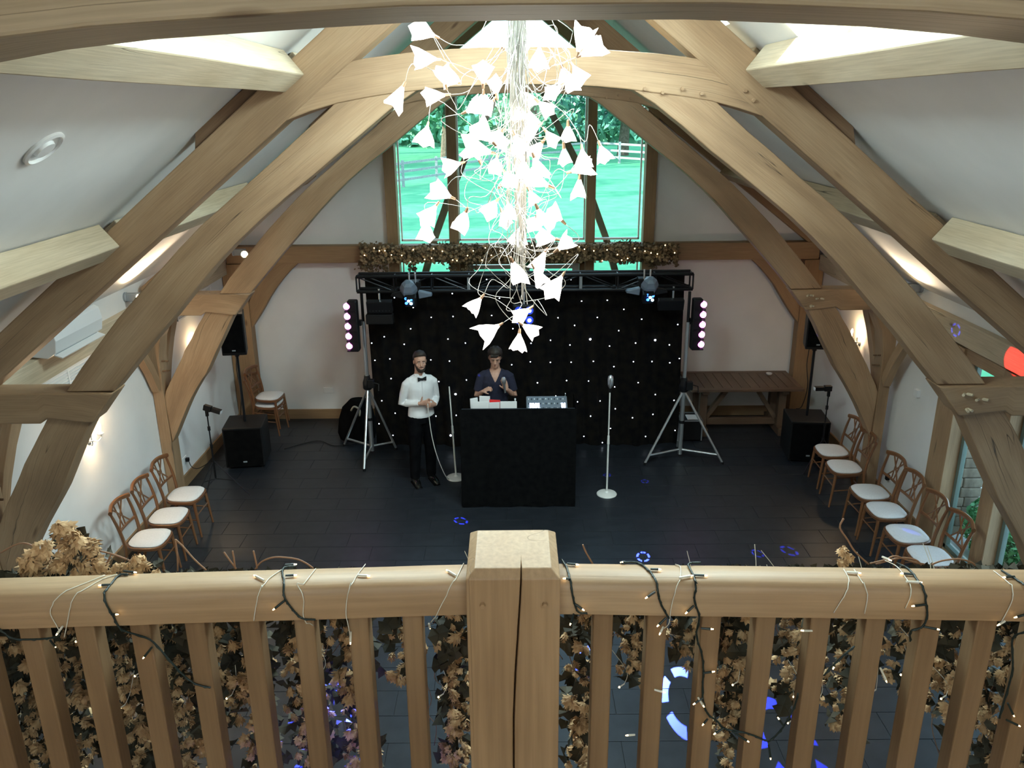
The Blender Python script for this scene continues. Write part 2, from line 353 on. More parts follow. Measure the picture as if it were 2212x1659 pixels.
def truss(label, yf, arch=True, legs=True):
    t = thing('oak_truss', label, 'truss', (0, yf, 0), 'oak roof trusses')
    y0, y1 = yf, yf+TT
    n = 14
    cb_ = COL_B if arch else [(-1.62, 4.68), (-1.3, 4.745), (-1.0, 4.79), (-.57, 4.822), (0, 4.837), (.57, 4.822), (1.0, 4.785), (1.3, 4.735), (1.62, 4.66)]
    MB().beam(resamp(cb_, 18), resamp(COL_T if arch else [(x_, z+.06) for x_, z in COL_T], 18), y0+.004, y1-.004+(0 if arch else .10), wob=.002).build('collar', OAK if arch else OAKG, t, bevel=.008)
    for s in (-1, 1):
        f = (lambda q: q) if s < 0 else mir
        ri = [(-x_, 5.85-.79*x_) for x_ in [.02+.44*i for i in range(10)]]+[(-4.26, 2.50)]
        ro = [(-x_, 6.2-.8*x_) for x_ in [.02+.44*i for i in range(10)]]+[(-4.34, 2.73)]
        MB().beam(f(ri), f(ro), y0, y1).build('principal_rafter', OAK, t, bevel=.009)
        c = [(-1.66, 4.93), (-1.78, 4.83), (-1.9, 4.72), (-2.1, 4.57), (-2.26, 4.44)]
        MB().beam(f([(x_, z-.05) for x_, z in c]), f([(x_+.02, z+.07) for x_, z in c]), y0+.03, y1+.02).build('cleat', OAKD, t, bevel=.004)
        if arch:
            MB().beam(f(resamp(BR_I, n)), f(resamp(BR_O, n)), y0+.012, y1-.012).build('arched_brace', OAK, t, bevel=.008)
            hb = [(-4.32, 2.41), (-3.68, 2.41), (-3.62, 2.45), (-3.34, 2.415), (-3.28, 2.415)]; ht = [(-4.32, 2.655), (-3.68, 2.655), (-3.62, 2.655), (-3.34, 2.655), (-3.09, 2.65)]
            MB().beam(f(hb), f(ht), y0-.012, y1+.012, wob=.001).build('hammer_beam', OAK, t, bevel=.012)
            MB().beam(f(resamp(LO_I, n)), f(resamp(LO_O, n)), y0+.012, y1-.012).build('lower_brace', OAK, t, bevel=.008)
        if legs:
            # jowled wall post
            pi_ = [(-4.25, 0), (-4.25, .8), (-4.25, 1.6), (-4.24, 1.9), (-4.19, 2.15), (-4.10, 2.34), (-4.10, 2.40)]; po = [(-4.375, z) for _, z in pi_]
            MB().beam(f(pi_), f(po), y0-.01, y1+.01).build('wall_post', OAK, t, bevel=.008)
            for d in (-1, 1):     # little braces up to the wall plate
                yy = yf+TT/2; b = MB(); pts = smoothpts([(s*-(-4.31), 0, 0)]*2, 1)
                arc = [(yy+d*.09, 1.60), (yy+d*.22, 1.86), (yy+d*.38, 2.10), (yy+d*.56, 2.34)]
                of = V((random.random()*9, 3, 3)); vs = []; gs = []
                for i, (ya, z) in enumerate(arc):
                    ty = d*(.05 if i < 3 else .08); 
                    for (dx, dy, dz) in ((-.045, 0, 0), (.045, 0, 0), (.045, ty+d*.03, -.10), (-.045, ty+d*.03, -.10)):
                        vs.append((s*4.31+dx, ya+dy, z+dz)); gs.append(V((i*.25, dx, dy))+of)
                N = len(arc)
                b.add(vs, [(4*i+k, 4*i+(k+1) % 4, 4*i+4+(k+1) % 4, 4*i+4+k) for i in range(N-1) for k in range(4)]+[(3, 2, 1, 0), (4*N-4, 4*N-3, 4*N-2, 4*N-1)], gs)
                b.build('plate_brace', OAK, t, bevel=.005)
        pg = [(-1.47, 4.745, 0), (-1.53, 4.685, 0), (-1.05, 4.765, 0), (-1.18, 4.73, 0)]
        if arch: pg += [(-3.30, 2.59, .8), (-3.42, 2.55, 1.1), (-3.33, 2.47, .3), (-.80, 4.765, 0), (-.92, 4.74, 0)]
        for x_, z, tl in pg:
            b = MB(); peg(b, s*-x_*-1 if s < 0 else -x_, z, y0+.003 if tl == 0 else y0-.01, tl*s*-1, .022 if tl == 0 else .05, .013); b.build('peg', OAKP if tl else OAK, t, smooth=True)
        if legs:
            for k_ in range(4):
                b = MB(); yy = y0+.05+.1*(k_ % 2); zz = 1.85-.12*(k_//2)-.03*(k_ % 2); b.cyl((s*4.28, yy, zz), (s*4.20, yy, zz), .011, .010, 8); b.build('peg', OAKD, t, smooth=True)
    return t
truss('nearest oak truss, its arched collar crossing the top edge of the view', 1.62, arch=False, legs=False)
truss('big oak truss with arched collar and braces directly behind the flower chandelier', 5.80)
truss('farther oak truss whose braces reach down beside the floor speakers', 9.20)
# gable frame in the back wall
g = thing('gable_frame', 'oak frame in the white back wall with long tie beam under the tall window', 'timber frame', (0, 12.0, 0))
ya, yb = 11.97, 12.15
b = MB(); b.box((.06, 12.06, 2.63), (8.7, .18, .25)); b.build('tie_beam', SKT, g, bevel=.008)
for s, xo, xi in ((-1, -4.37, -4.03), (1, 4.49, 4.20)):
    b = MB().beam([(xi, 0), (xi, 1), (xi, 1.9), (xi, 2.5)], [(xo, 0), (xo, 1), (xo, 1.9), (xo, 2.5)], ya-.02, yb-.01); b.build('corner_post', SKT, g, bevel=.006)
    I = [(-3.24, 2.51), (-3.45, 2.32), (-3.66, 2.06), (-3.84, 1.79), (-4.03, 1.53)]; O_ = [(-3.58, 2.51), (-3.78, 2.33), (-3.93, 2.13), (-4.0, 1.98), (-4.05, 1.86)]
    if s > 0: I = [(-x_+.18, z) for x_, z in I]; O_ = [(-x_+.18, z) for x_, z in O_]
    MB().beam(resamp(I, 8), resamp(O_, 8), ya+.01, yb-.01).build('corner_brace', SKT, g, bevel=.006)
    MB().beam([(s*.0, 6.03), (s*2.0, 4.47), (s*4.3, 2.70)], [(0, 6.28), (s*2.0, 4.69), (s*4.3, 2.86)], ya+.02, yb-.01).build('gable_rafter', SKT, g, bevel=.006)
for a, c in ((-1.91, -1.75), (1.82, 1.98)):
    z1 = roofz(max(abs(a), abs(c)))-.1
    for z0_, z1_ in ((2.755, z1), (0, 2.50)): B(((a+c)/2, 12.10, (z0_+z1_)/2), (c-a, .2, z1_-z0_)).build('window_post', SKT, g, bevel=.005)
for a, c in ((-1.01, -.87), (.99, 1.12)):
    z1 = roofz(1.12)-.12
    for z0_, z1_ in ((2.755, z1), (0, 2.50)): B(((a+c)/2, 12.15, (z0_+z1_)/2), (c-a, .16, z1_-z0_)).build('mullion', SKT, g, bevel=.005)
B((.05, 12.2, 4.40), (.10, .1, 3.3)).build('mullion', OAKD, g, bevel=.004)
for s in (-1, 1):
    c = [(-.20, 5.2), (-.40, 4.62), (-.75, 3.99), (-1.02, 3.40), (-1.27, 2.76), (-1.50, 2.0), (-1.65, 1.2), (-1.7, .3)]
    if s > 0: c = [(-x_+.06, z) for x_, z in c]
    MB().beam([(x_-.055, z) for x_, z in c], [(x_+.055, z) for x_, z in c], 12.38, 12.5).build('curved_strut', OAKD, g, bevel=.005)
# gable glazing
w1 = MB()
xs = [-1.80, -.94, .04, 1.05, 1.86]
for a, c in zip(xs, xs[1:]):
    for z0_ in (.03, 2.70):
        w1.box((a+.05, 12.27, (z0_+2.6 if z0_ < 1 else 3.6)/1), (.001, .001, .001))
w1 = MB()
for i, (a, c) in enumerate(zip(xs, xs[1:])):
    for x_, wd_ in ((a+.075, .022), (c-.075, .022)):
        zt = roofz(x_)-.28; w1.box((x_, 12.25, (2.78+zt)/2), (wd_, .05, zt-2.78)); w1.box((x_, 12.25, 1.28), (wd_, .05, 2.5))
    w1.box(((a+c)/2, 12.25, 2.79), (c-a-.14, .05, .03)); w1.box(((a+c)/2, 12.25, 2.49), (c-a-.14, .05, .03))
wf = struct(w1.build('window_1', WHT)); WL[wf] = WL[wf]
for a, c in zip(xs, xs[1:]):
    MB().prism([(a+.08, 12.25, 2.80), (c-.08, 12.25, 2.80), (c-.08, 12.25, roofz(c)-.3), (a+.08, 12.25, roofz(a)-.3)], (0, .008, 0)).build('pane', GLASS, wf)
for a, c in ((xs[0], xs[1]), (xs[3], xs[4])):
    MB().prism([(a+.08, 12.25, .05), (c-.08, 12.25, .05), (c-.08, 12.25, 2.48), (a+.08, 12.25, 2.48)], (0, .008, 0)).build('pane', GLASS, wf)
# glazed doors in the gable, seen only above the black truss
b = MB()
for c, s in (((-.83, 12.22, 1.23), (.09, .1, 2.46)), ((.96, 12.22, 1.23), (.09, .1, 2.46)), ((.065, 12.22, 2.465), (1.88, .1, .07))): b.box(c, s)
d1 = struct(b.build('door_1', SKT)); WL[d1] = WL[d1]
for c0 in (-.36, .49):
    b = MB()
    for c, s in (((c0-.37, 12.24, 1.22), (.1, .05, 2.4)), ((c0+.37, 12.24, 1.22), (.1, .05, 2.4)), ((c0, 12.24, .1), (.66, .05, .16)), ((c0, 12.24, 2.38), (.66, .05, .06))): b.box(c, s)
    l_ = b.build('door_leaf', WHTM, d1)
    B((c0, 12.24, 1.25), (.66, .01, 2.2)).build('pane', GLASS, l_)
    B((c0+(.33 if c0 < 0 else -.33), 12.19, 1.05), (.03, .03, .14)).build('door_handle', SILV, l_, bevel=.005)
# purlins and wall plates
def purlin(nm, A, s, y0, y1, label, m=OAKP):
    a, sz = V((A[0], A[1])), .2
    up_ = V((.78, .625))*.185; nn = V((-.625, .78))*.2
    po = [a, a+up_, a+up_+nn, a+nn]; po = [(s*-1*p.x if s > 0 else p.x, p.y) for p in po]
    tag(MB().beamy(po, y0, y1, 10, .003).build(nm, m, bevel=.010), label, 'beam', 'roof purlins')
for s, sd in ((-1, 'left'), (1, 'right')):
    purlin('purlin', (-1.60, 4.76), s, -2.9, 5.79, 'upper pale oak roof beam on the %s slope between balcony and big truss' % sd)
    purlin('purlin', (-1.60, 4.76), s, 6.02, 9.19, 'upper pale oak roof beam on the %s slope behind the big truss' % sd)
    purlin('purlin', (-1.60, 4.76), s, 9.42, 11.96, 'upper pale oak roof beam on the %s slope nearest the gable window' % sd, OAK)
    purlin('purlin', (-3.00, 3.635), s, -2.9, 5.79, 'lower pale oak roof beam on the %s slope running out of the view edge' % sd)
    purlin('purlin', (-3.00, 3.635), s, 6.02, 9.19, 'lower pale oak roof beam on the %s slope behind the big truss' % sd)
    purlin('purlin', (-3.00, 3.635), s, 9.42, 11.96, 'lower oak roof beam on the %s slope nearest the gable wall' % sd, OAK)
    x0, x1 = (XL, XL+.09) if s < 0 else (XR-.09, XR)
    tag(MB().beamy([(x0, 2.355), (x1, 2.355), (x1, 2.575), (x0, 2.575)], -2.9, 11.95, 24, .003).build('wall_plate', OAKP, bevel=.008),
        'long oak wall plate along the top of the %s wall' % sd, 'beam', 'oak wall plates')
# right-hand glazed opening
b = MB()
def frame_side(b, y0, y1):
    for c, s in (((XR+.02, y1-.17, 1.18), (.2, .34, 2.3)), ((XR+.02, y0+.06, 1.18), (.2, .12, 2.3)), ((XR+.03, (y0+y1)/2, 2.27), (.16, y1-y0, .12)), ((XR+.03, (y0+y1)/2, .06), (.16, y1-y0, .08))): b.box(c, s)
frame_side(b, 6.08, 8.2); b.box((XR+.02, 7.07, 1.18), (.18, .22, 2.3))
w2 = struct(b.build('window_2', OAK, bevel=.006)); WL[w2] = WL[w2]
for a, c in ((6.2, 6.96), (7.18, 7.86)):
    b = MB()
    for y_ in (a+.025, c-.025): b.box((XR+.08, y_, 1.2), (.05, .05, 2.2))
    b.box((XR+.08, (a+c)/2, 2.19), (.05, c-a, .05)); b.box((XR+.08, (a+c)/2, .13), (.05, c-a, .05))
    cs = b.build('casement', mat('grey_green_paint', (.13, .17, .15), .5), w2, bevel=.004)
    B((XR+.08, (a+c)/2, 1.16), (.008, c-a-.08, 2.02)).build('pane', GLASS, cs)
b = MB(); frame_side(b, 3.0, 5.6); b.box((XR+.02, 4.3, 1.18), (.18, .22, 2.3)); wf8 = struct(b.build('window_8', OAK, bevel=.006)); WL[wf8] = WL[wf8]
B((XR+.08, 4.3, 1.16), (.008, 2.4, 2.1)).build('pane', GLASS, wf8)

# ------------------------------------------------ outdoors
GRASS = noisy('lawn_grass', (.085, .32, .16), (.125, .39, .20), 1.5, .95, .3, .05, spec=.1)
b = MB(); N = 24; vs = []; fs = []
def gz(y, x=0): return -.05 if y < 15 else -.05+.035*(y-15)*min(1, (y-15)/12+.2)
for i in range(N+1):
    for j in range(13):
        y_ = 12.45+(i/N)**1.5*110; x_ = -75+150*j/12; vs.append((x_, y_, gz(y_)))
fs = [(i*13+j, i*13+j+1, (i+1)*13+j+1, (i+1)*13+j) for i in range(N) for j in range(12)]
lawn = struct(MB().add(vs, fs).build('lawn', GRASS, smooth=True))
b = MB(); b.box((30, 4, -.16), (50.3, 40, .2)); b.box((-30, 4, -.16), (50.6, 40, .2)); struct(b.build('path', noisy('pale_paving', (.42, .43, .44), (.55, .56, .57), 3, .8)))
FEN = noisy('grey_fence_timber', (.22, .24, .24), (.33, .35, .35), 20, .9)
def fence(pts, label):
    n = 0; f = thing('field_fence', label, 'fence', (pts[0][0], pts[0][1], gz(pts[0][1])))
    for (xa, ya_), (xb, yb_) in zip(pts, pts[1:]):
        L = math.hypot(xb-xa, yb_-ya_); k = max(1, round(L/2.2))
        for i in range(k):
            x_, y_ = lerp(xa, xb, i/k), lerp(ya_, yb_, i/k); B((x_, y_, gz(y_)+.62), (.13, .13, 1.34)).build('fence_post', FEN, f)
        for h in (.35, .75, 1.15):
            for i in range(k):
                p = V((lerp(xa, xb, i/k), lerp(ya_, yb_, i/k), 0)); q = V((lerp(xa, xb, (i+1)/k), lerp(ya_, yb_, (i+1)/k), 0))
                p.z = gz(p.y)+h; q.z = gz(q.y)+h; bb = MB(); quadbar(bb, p, q, .05, .12, (0, 0, 1)); bb.build('fence_rail', FEN, f)
    return f
fence([(-8.5, 38), (-4, 44), (0, 50), (5, 54)], 'grey post and rail fence curving across the far side of the lawn, left part')
fence([(5, 54), (13, 47), (18, 44)], 'grey post and rail fence behind the lawn at the right of the gable window')
LEAF = noisy('tree_leaves', (.05, .19, .10), (.16, .40, .22), .8, .8, .2)
LEAF2 = noisy('light_tree_leaves', (.18, .42, .24), (.38, .62, .38), .9, .8, .2)
LEAFD = noisy('dark_tree_leaves', (.015, .09, .06), (.05, .19, .12), .8, .8, .2)
BARK = noisy('bark', (.08, .06, .04), (.16, .12, .09), 8, .9)
def leafcloud(b, c, r, n, sz):
    for _ in range(n):
        d = V((random.gauss(0, 1), random.gauss(0, 1), random.gauss(0, 1))).normalized()*random.uniform(.55, 1)
        p = V((c[0]+d.x*r[0], c[1]+d.y*r[1], c[2]+d.z*r[2])); a = V((random.gauss(0, 1), random.gauss(0, 1), random.gauss(0, 1))).normalized()
        e = a.cross(V((random.gauss(0, 1), random.gauss(0, 1), random.gauss(0, 1)))).normalized(); h = sz*random.uniform(.6, 1.3)
        b.add([p-a*h, p+e*h*.5, p+a*h, p-e*h*.5], [(0, 1, 2, 3)])
def tree(x, y, h, w, label, m, n=1500, sz=.28, low=.25):
    z = gz(y); t = thing('tree', label, 'tree', (x, y, z), 'trees around the lawn')
    MB().tube([(x, y, z-.1), (x+.1, y, z+h*.3), (x-.1, y+.1, z+h*.7)], [w*.07, w*.05, w*.02], 8).build('trunk', BARK, t, smooth=True)
    b = MB()
    for k_ in range(9):
        a = random.uniform(0, 6.3); rr = random.uniform(0, .55)*w
        leafcloud(b, (x+rr*math.cos(a), y+rr*math.sin(a), z+h*random.uniform(low+.2, .8)), (w*.42, w*.42, h*.22), n//9, sz)
    b.build('crown', m, t)
tree(-9, 53, 7.5, 5, 'sunlit leafy tree beyond the lawn fence at the left of the gable window', LEAF2)
tree(-14, 60, 9, 7, 'tall green tree at the far left beyond the fence', LEAF)
tree(-4.5, 57, 6.8, 5.5, 'broad green tree beyond the fence behind the left window panes', LEAF)
tree(1.5, 62, 6.3, 6, 'green tree beyond the fence behind the chandelier', LEAF2)
tree(7.5, 58, 7, 6, 'dark green tree beyond the fence left of the right mullion', LEAFD)
tree(13, 54, 8, 7, 'big dark tree overhanging the fence in the right window panes', LEAFD, 2400)
tree(20, 60, 9, 8, 'dark tree at the far right beyond the fence', LEAFD)
for i, y_ in enumerate((17, 21, 25, 29.5, 35.5, 39.5, 46.5, 51)):  # unseen trees added to cast shadow stripes across the lawn
    o = tree(-15, y_, 5.2, 2.3, ['first', 'second', 'third', 'fourth', 'fifth', 'sixth', 'seventh', 'farthest'][i]+' tree from the barn in the added shade row left of the lawn', LEAFD, 900, .32, .02)
hg = MB()
for i in range(46): leafcloud(hg, (-28+i*1.35, random.uniform(66, 72), random.uniform(1.5, 4)), (3, 2, 2.2), 60, .6)
h_ = hg.build('woodland', LEAF); h_['kind'] = 'stuff'; tag(h_, 'hedge of woodland filling the background beyond the lawn', 'trees')
# shrub and stone pier outside the right-hand window
STONE = noisy('garden_stone', (.10, .075, .055), (.24, .19, .14), 6, .9, .4)
t = thing('stone_pier', 'rough stone garden pier outside the right hand window', 'pier', (5.0, 8.58, -.06))
for r in range(13):
    k_ = random.uniform(.15, .27)
    for a, c in ((4.80, 4.80+k_), (4.80+k_, 5.21)):
        if r % 2: a, c = 10.01-c, 10.01-a
        B(((a+c)/2, 8.58+random.uniform(-.008, .008), -.01+r*.12), (c-a-.006, .36, .115)).build('stone', STONE, t, bevel=.014)
B((5.0, 8.58, 1.60), (.50, .46, .12)).build('cap_stone', STONE, t, bevel=.02)
SHR = noisy('shrub_leaves', (.04, .16, .05), (.12, .36, .14), 3, .6, .2)
t = thing('laurel_shrub', 'clipped green leafy shrub outside the right hand window', 'shrub', (5.08, 7.55, -.06))
b = MB(); leafcloud(b, (5.08, 7.55, .26), (.28, .78, .44), 3600, .045); b.build('foliage', SHR, t)
b = MB()
for i in range(7): b.tube([(5.08, 7.0+i*.17, -.06), (5.05, 7.0+i*.17, .15), (5.1, 7.02+i*.17, .35)], [.015, .01, .006], 5)
b.build('stem', BARK, t)
t = thing('garden_wall', 'pale rendered garden wall beyond the patio at right', 'wall', (9.5, 9, -.06)); B((9.5, 9, .5), (.3, 14, 1.1)).build('render', WHTM, t, bevel=.01); B((9.5, 9, 1.08), (.4, 14, .06)).build('coping', STONE, t, bevel=.01)

# measured positions (metres)
LED=[(-1.7, 2.21), (-1.45, 2.07), (-1.21, 1.93), (-0.91, 1.94), (-0.91, 2.26), (-0.44, 2.45), (-1.17, 2.45), (-1.5, 1.77), (-1.87, 1.66), (-2.05, 1.57), (-1.6, 1.55), (-0.99, 1.62), (-0.75, 1.56), (-0.38, 1.95), (-0.27, 2.19), (-0.09, 1.76), (0.16, 1.55), (-2.02, 1.32), (-1.81, 1.34), (-1.24, 1.32), (-0.98, 1.3), (-0.11, 1.24), (0.15, 1.28), (-1.81, 1.05), (-1.14, 1.0), (-0.75, 1.02), (0.25, 0.97), (-1.96, 0.72), (-1.19, 0.73), (-1.2, 0.48), (-0.91, 0.49), (-1.78, 0.53), (-2.02, 0.37), (-1.83, 0.19), (-1.25, 0.15), (-1.81, -0.09), (-1.29, -0.07), (0.85, 2.14), (1.2, 2.15), (1.43, 2.02), (1.7, 2.13), (0.53, 1.91), (1.07, 1.91), (1.68, 1.88), (2.18, 1.8), (0.76, 1.8), (1.37, 1.72), (0.43, 1.59), (0.7, 1.52), (1.25, 1.5), (1.61, 1.54), (2.08, 1.51), (0.43, 1.27), (0.72, 1.27), (1.03, 1.28), (1.59, 1.27), (1.85, 1.27), (2.1, 1.25), (2.23, 1.31), (1.32, 1.2), (0.25, 0.97), (0.66, 1.0), (0.97, 0.99), (1.67, 0.96), (1.34, 0.9), (1.92, 0.78), (0.51, 0.77), (0.82, 0.68), (1.14, 0.69), (2.19, 0.69), (1.36, 0.57), (1.01, 0.46), (1.61, 0.43), (1.9, 0.48), (1.3, 0.27), (0.92, 0.15), (1.81, 0.14), (2.01, 0.12), (1.19, 0.05), (1.77, -0.04), (2.23, 0.23), (0.7, 2.44)]
LEDBIG=[(-0.91, 0.81), (-1.0, 0.18), (0.98, 1.6), (1.88, 1.58)]
SHADES=[((-0.42,3.958,4.958),(-0.499,3.918,4.989)),((-0.418,3.983,4.866),(-0.504,3.949,4.87)),((-0.573,3.931,4.757),(-0.62,3.921,4.673)),((-0.389,4.067,4.853),(-0.37,4.097,4.775)),((-0.384,4.042,4.715),(-0.475,4.015,4.706)),((-0.388,4.006,4.75),(-0.397,3.984,4.794)),((-0.212,3.836,4.749),(-0.209,3.796,4.818)),((-0.151,3.812,4.701),(-0.163,3.855,4.759)),((-0.126,4.239,4.929),(-0.039,4.269,4.903)),((0.047,4.193,4.936),(0.042,4.162,4.846)),((0.208,3.958,4.879),(0.24,3.971,4.977)),((0.221,4.048,4.877),(0.311,4.083,4.919)),((0.198,4.104,4.843),(0.236,4.062,4.784)),((0.145,4.041,4.84),(0.163,4.058,4.785)),((0.163,4.002,4.805),(0.186,3.97,4.752)),((0.147,3.99,4.753),(0.09,3.949,4.715)),((-0.038,4.368,4.739),(0.006,4.404,4.681)),((-0.308,4.014,4.636),(-0.243,3.994,4.666)),((-0.171,4.257,4.698),(-0.206,4.264,4.658)),((-0.224,4.192,4.729),(-0.226,4.227,4.694)),((-0.059,4.007,4.68),(-0.051,3.999,4.634)),((-0.009,4.076,4.649),(0.007,4.069,4.594)),((0.022,3.773,4.685),(0.063,3.753,4.649)),((-0.483,4.05,4.583),(-0.498,4.004,4.515)),((-0.164,3.715,4.508),(-0.234,3.728,4.577)),((-0.175,3.866,4.461),(-0.285,3.87,4.488)),((-0.236,3.986,4.412),(-0.262,3.971,4.475)),((-0.33,4.134,4.403),(-0.404,4.103,4.386)),((0.043,3.945,4.581),(0.011,3.915,4.559)),((0.069,4.077,4.555),(0.101,4.055,4.516)),((0.171,3.954,4.587),(0.175,3.978,4.545)),((0.151,3.934,4.489),(0.158,3.939,4.419)),((0.246,4.067,4.475),(0.252,4.027,4.397)),((0.174,3.866,4.374),(0.256,3.839,4.398)),((0.237,4.05,4.339),(0.233,4.062,4.257)),((0.319,3.958,4.494),(0.341,3.941,4.437)),((0.007,3.771,4.453),(0.038,3.767,4.371)),((0.089,3.769,4.317),(-0.0,3.788,4.354)),((-0.152,4.268,4.543),(-0.136,4.314,4.484)),((-0.126,4.173,4.554),(-0.169,4.219,4.52)),((-0.077,3.59,4.554),(-0.056,3.568,4.506)),((-0.017,4.372,4.548),(-0.03,4.399,4.488)),((0.06,3.947,4.512),(0.021,3.991,4.456)),((-0.373,4.02,4.246),(-0.458,4.051,4.28)),((-0.445,3.967,4.224),(-0.498,3.936,4.155)),((-0.502,3.991,4.154),(-0.507,3.955,4.07)),((-0.305,3.962,4.197),(-0.339,4.009,4.119)),((-0.156,3.889,4.444),(-0.164,3.84,4.401)),((-0.041,3.624,4.454),(-0.038,3.591,4.399)),((-0.15,4.195,4.281),(-0.111,4.181,4.315)),((-0.125,3.846,4.382),(-0.098,3.806,4.35)),((-0.004,4.37,4.255),(0.022,4.363,4.203)),((-0.11,3.774,4.25),(-0.103,3.73,4.217)),((-0.156,3.708,4.265),(-0.182,3.674,4.235)),((-0.142,4.125,4.174),(-0.125,4.09,4.128)),((0.02,3.692,4.239),(0.036,3.691,4.205)),((0.029,3.834,4.183),(0.014,3.884,4.141)),((0.03,3.754,4.189),(0.07,3.757,4.166)),((0.166,4.101,4.115),(0.105,4.092,4.176)),((-0.032,4.403,4.072),(-0.06,4.401,3.977)),((0.125,3.887,4.063),(0.043,3.878,4.077)),((0.112,3.788,4.026),(0.17,3.78,4.075)),((-0.093,3.793,3.987),(-0.061,3.832,3.898)),((0.084,4.187,3.965),(0.036,4.187,3.876)),((0.005,3.667,3.977),(0.043,3.643,3.911)),((0.154,3.903,3.894),(0.093,3.874,3.812)),((-0.238,3.946,3.78),(-0.292,3.926,3.72)),((-0.153,4.074,3.604),(-0.244,4.054,3.553)),((-0.057,3.928,3.605),(-0.065,3.908,3.527)),((-0.052,3.91,3.65),(0.018,3.89,3.608)),((0.004,4.086,3.688),(-0.067,4.066,3.641))]
DARK=[[(-1.186,1.497,3.651),(-1.171,1.497,3.629),(-1.15,1.497,3.606),(-1.106,1.497,3.602),(-1.067,1.497,3.605),(-1.052,1.497,3.612)],[(-0.928,1.565,3.708),(-0.947,1.562,3.708),(-0.948,1.514,3.708),(-0.947,1.497,3.693),(-0.935,1.497,3.656),(-0.922,1.497,3.619),(-0.878,1.485,3.578),(-0.847,1.485,3.528),(-0.82,1.485,3.484),(-0.797,1.485,3.46),(-0.766,1.485,3.448)],[(-0.572,1.587,3.708),(-0.595,1.582,3.708),(-0.595,1.563,3.708),(-0.582,1.527,3.708),(-0.574,1.497,3.683),(-0.561,1.497,3.657),(-0.543,1.497,3.634),(-0.515,1.497,3.63)],[(0.014,1.598,3.708),(0.024,1.56,3.708),(0.027,1.506,3.708),(0.035,1.497,3.663),(0.045,1.497,3.636),(0.064,1.497,3.633)],[(0.143,1.586,3.708),(0.18,1.586,3.708),(0.201,1.551,3.708),(0.208,1.516,3.708),(0.212,1.497,3.683),(0.22,1.497,3.657),(0.238,1.497,3.623)],[(0.319,1.587,3.708),(0.291,1.581,3.708),(0.292,1.538,3.708),(0.29,1.497,3.704),(0.289,1.497,3.668),(0.302,1.497,3.627),(0.304,1.485,3.567),(0.319,1.485,3.517),(0.325,1.485,3.474),(0.328,1.485,3.406),(0.341,1.485,3.361),(0.364,1.485,3.34),(0.383,1.485,3.319),(0.421,1.485,3.311),(0.448,1.485,3.302),(0.477,1.485,3.289),(0.49,1.485,3.291),(0.513,1.485,3.326),(0.532,1.485,3.38),(0.537,1.485,3.42)],[(0.746,1.587,3.708),(0.761,1.562,3.708),(0.759,1.508,3.708),(0.766,1.497,3.678),(0.775,1.497,3.641),(0.769,1.497,3.611),(0.748,1.485,3.601),(0.761,1.485,3.563)],[(0.644,1.485,3.545),(0.613,1.485,3.507),(0.588,1.485,3.468)],[(0.956,1.559,3.708),(0.968,1.522,3.708),(0.97,1.497,3.702),(0.982,1.497,3.654),(0.988,1.497,3.609),(0.975,1.485,3.572),(0.989,1.485,3.495),(0.987,1.485,3.416),(0.984,1.485,3.363)]]
WHITE=[[(-0.953,1.568,3.708),(-0.977,1.55,3.708),(-1.0,1.504,3.708),(-1.018,1.497,3.679),(-1.031,1.497,3.642),(-1.044,1.497,3.605)],[(-0.978,1.566,3.708),(-1.025,1.515,3.708),(-1.051,1.497,3.687),(-1.062,1.497,3.665),(-1.055,1.497,3.635),(-1.051,1.497,3.62)],[(-0.6,1.575,3.708),(-0.618,1.539,3.708),(-0.623,1.497,3.705),(-0.636,1.497,3.669),(-0.645,1.497,3.631)],[(-0.42,1.592,3.708),(-0.431,1.542,3.708),(-0.437,1.497,3.707),(-0.446,1.497,3.674),(-0.45,1.497,3.637),(-0.447,1.485,3.608),(-0.449,1.485,3.559)],[(-0.203,1.588,3.708),(-0.216,1.527,3.708),(-0.227,1.497,3.694),(-0.248,1.497,3.654),(-0.258,1.497,3.632),(-0.274,1.485,3.599)],[(-0.526,1.577,3.708),(-0.541,1.503,3.708),(-0.55,1.497,3.701),(-0.536,1.497,3.682),(-0.54,1.497,3.638),(-0.527,1.497,3.6)],[(0.262,1.581,3.708),(0.271,1.569,3.708),(0.259,1.515,3.708),(0.247,1.497,3.683),(0.241,1.497,3.646),(0.238,1.497,3.608),(0.225,1.485,3.579)],[(0.622,1.564,3.708),(0.617,1.521,3.708),(0.599,1.497,3.683),(0.582,1.497,3.643)],[(0.644,1.563,3.708),(0.641,1.497,3.705),(0.647,1.497,3.679),(0.646,1.497,3.642)],[(0.726,1.6,3.708),(0.741,1.574,3.708),(0.739,1.52,3.708),(0.735,1.497,3.686),(0.728,1.497,3.656)],[(0.94,1.559,3.708),(0.945,1.517,3.708),(0.944,1.497,3.698),(0.942,1.497,3.673),(0.93,1.497,3.625)]]
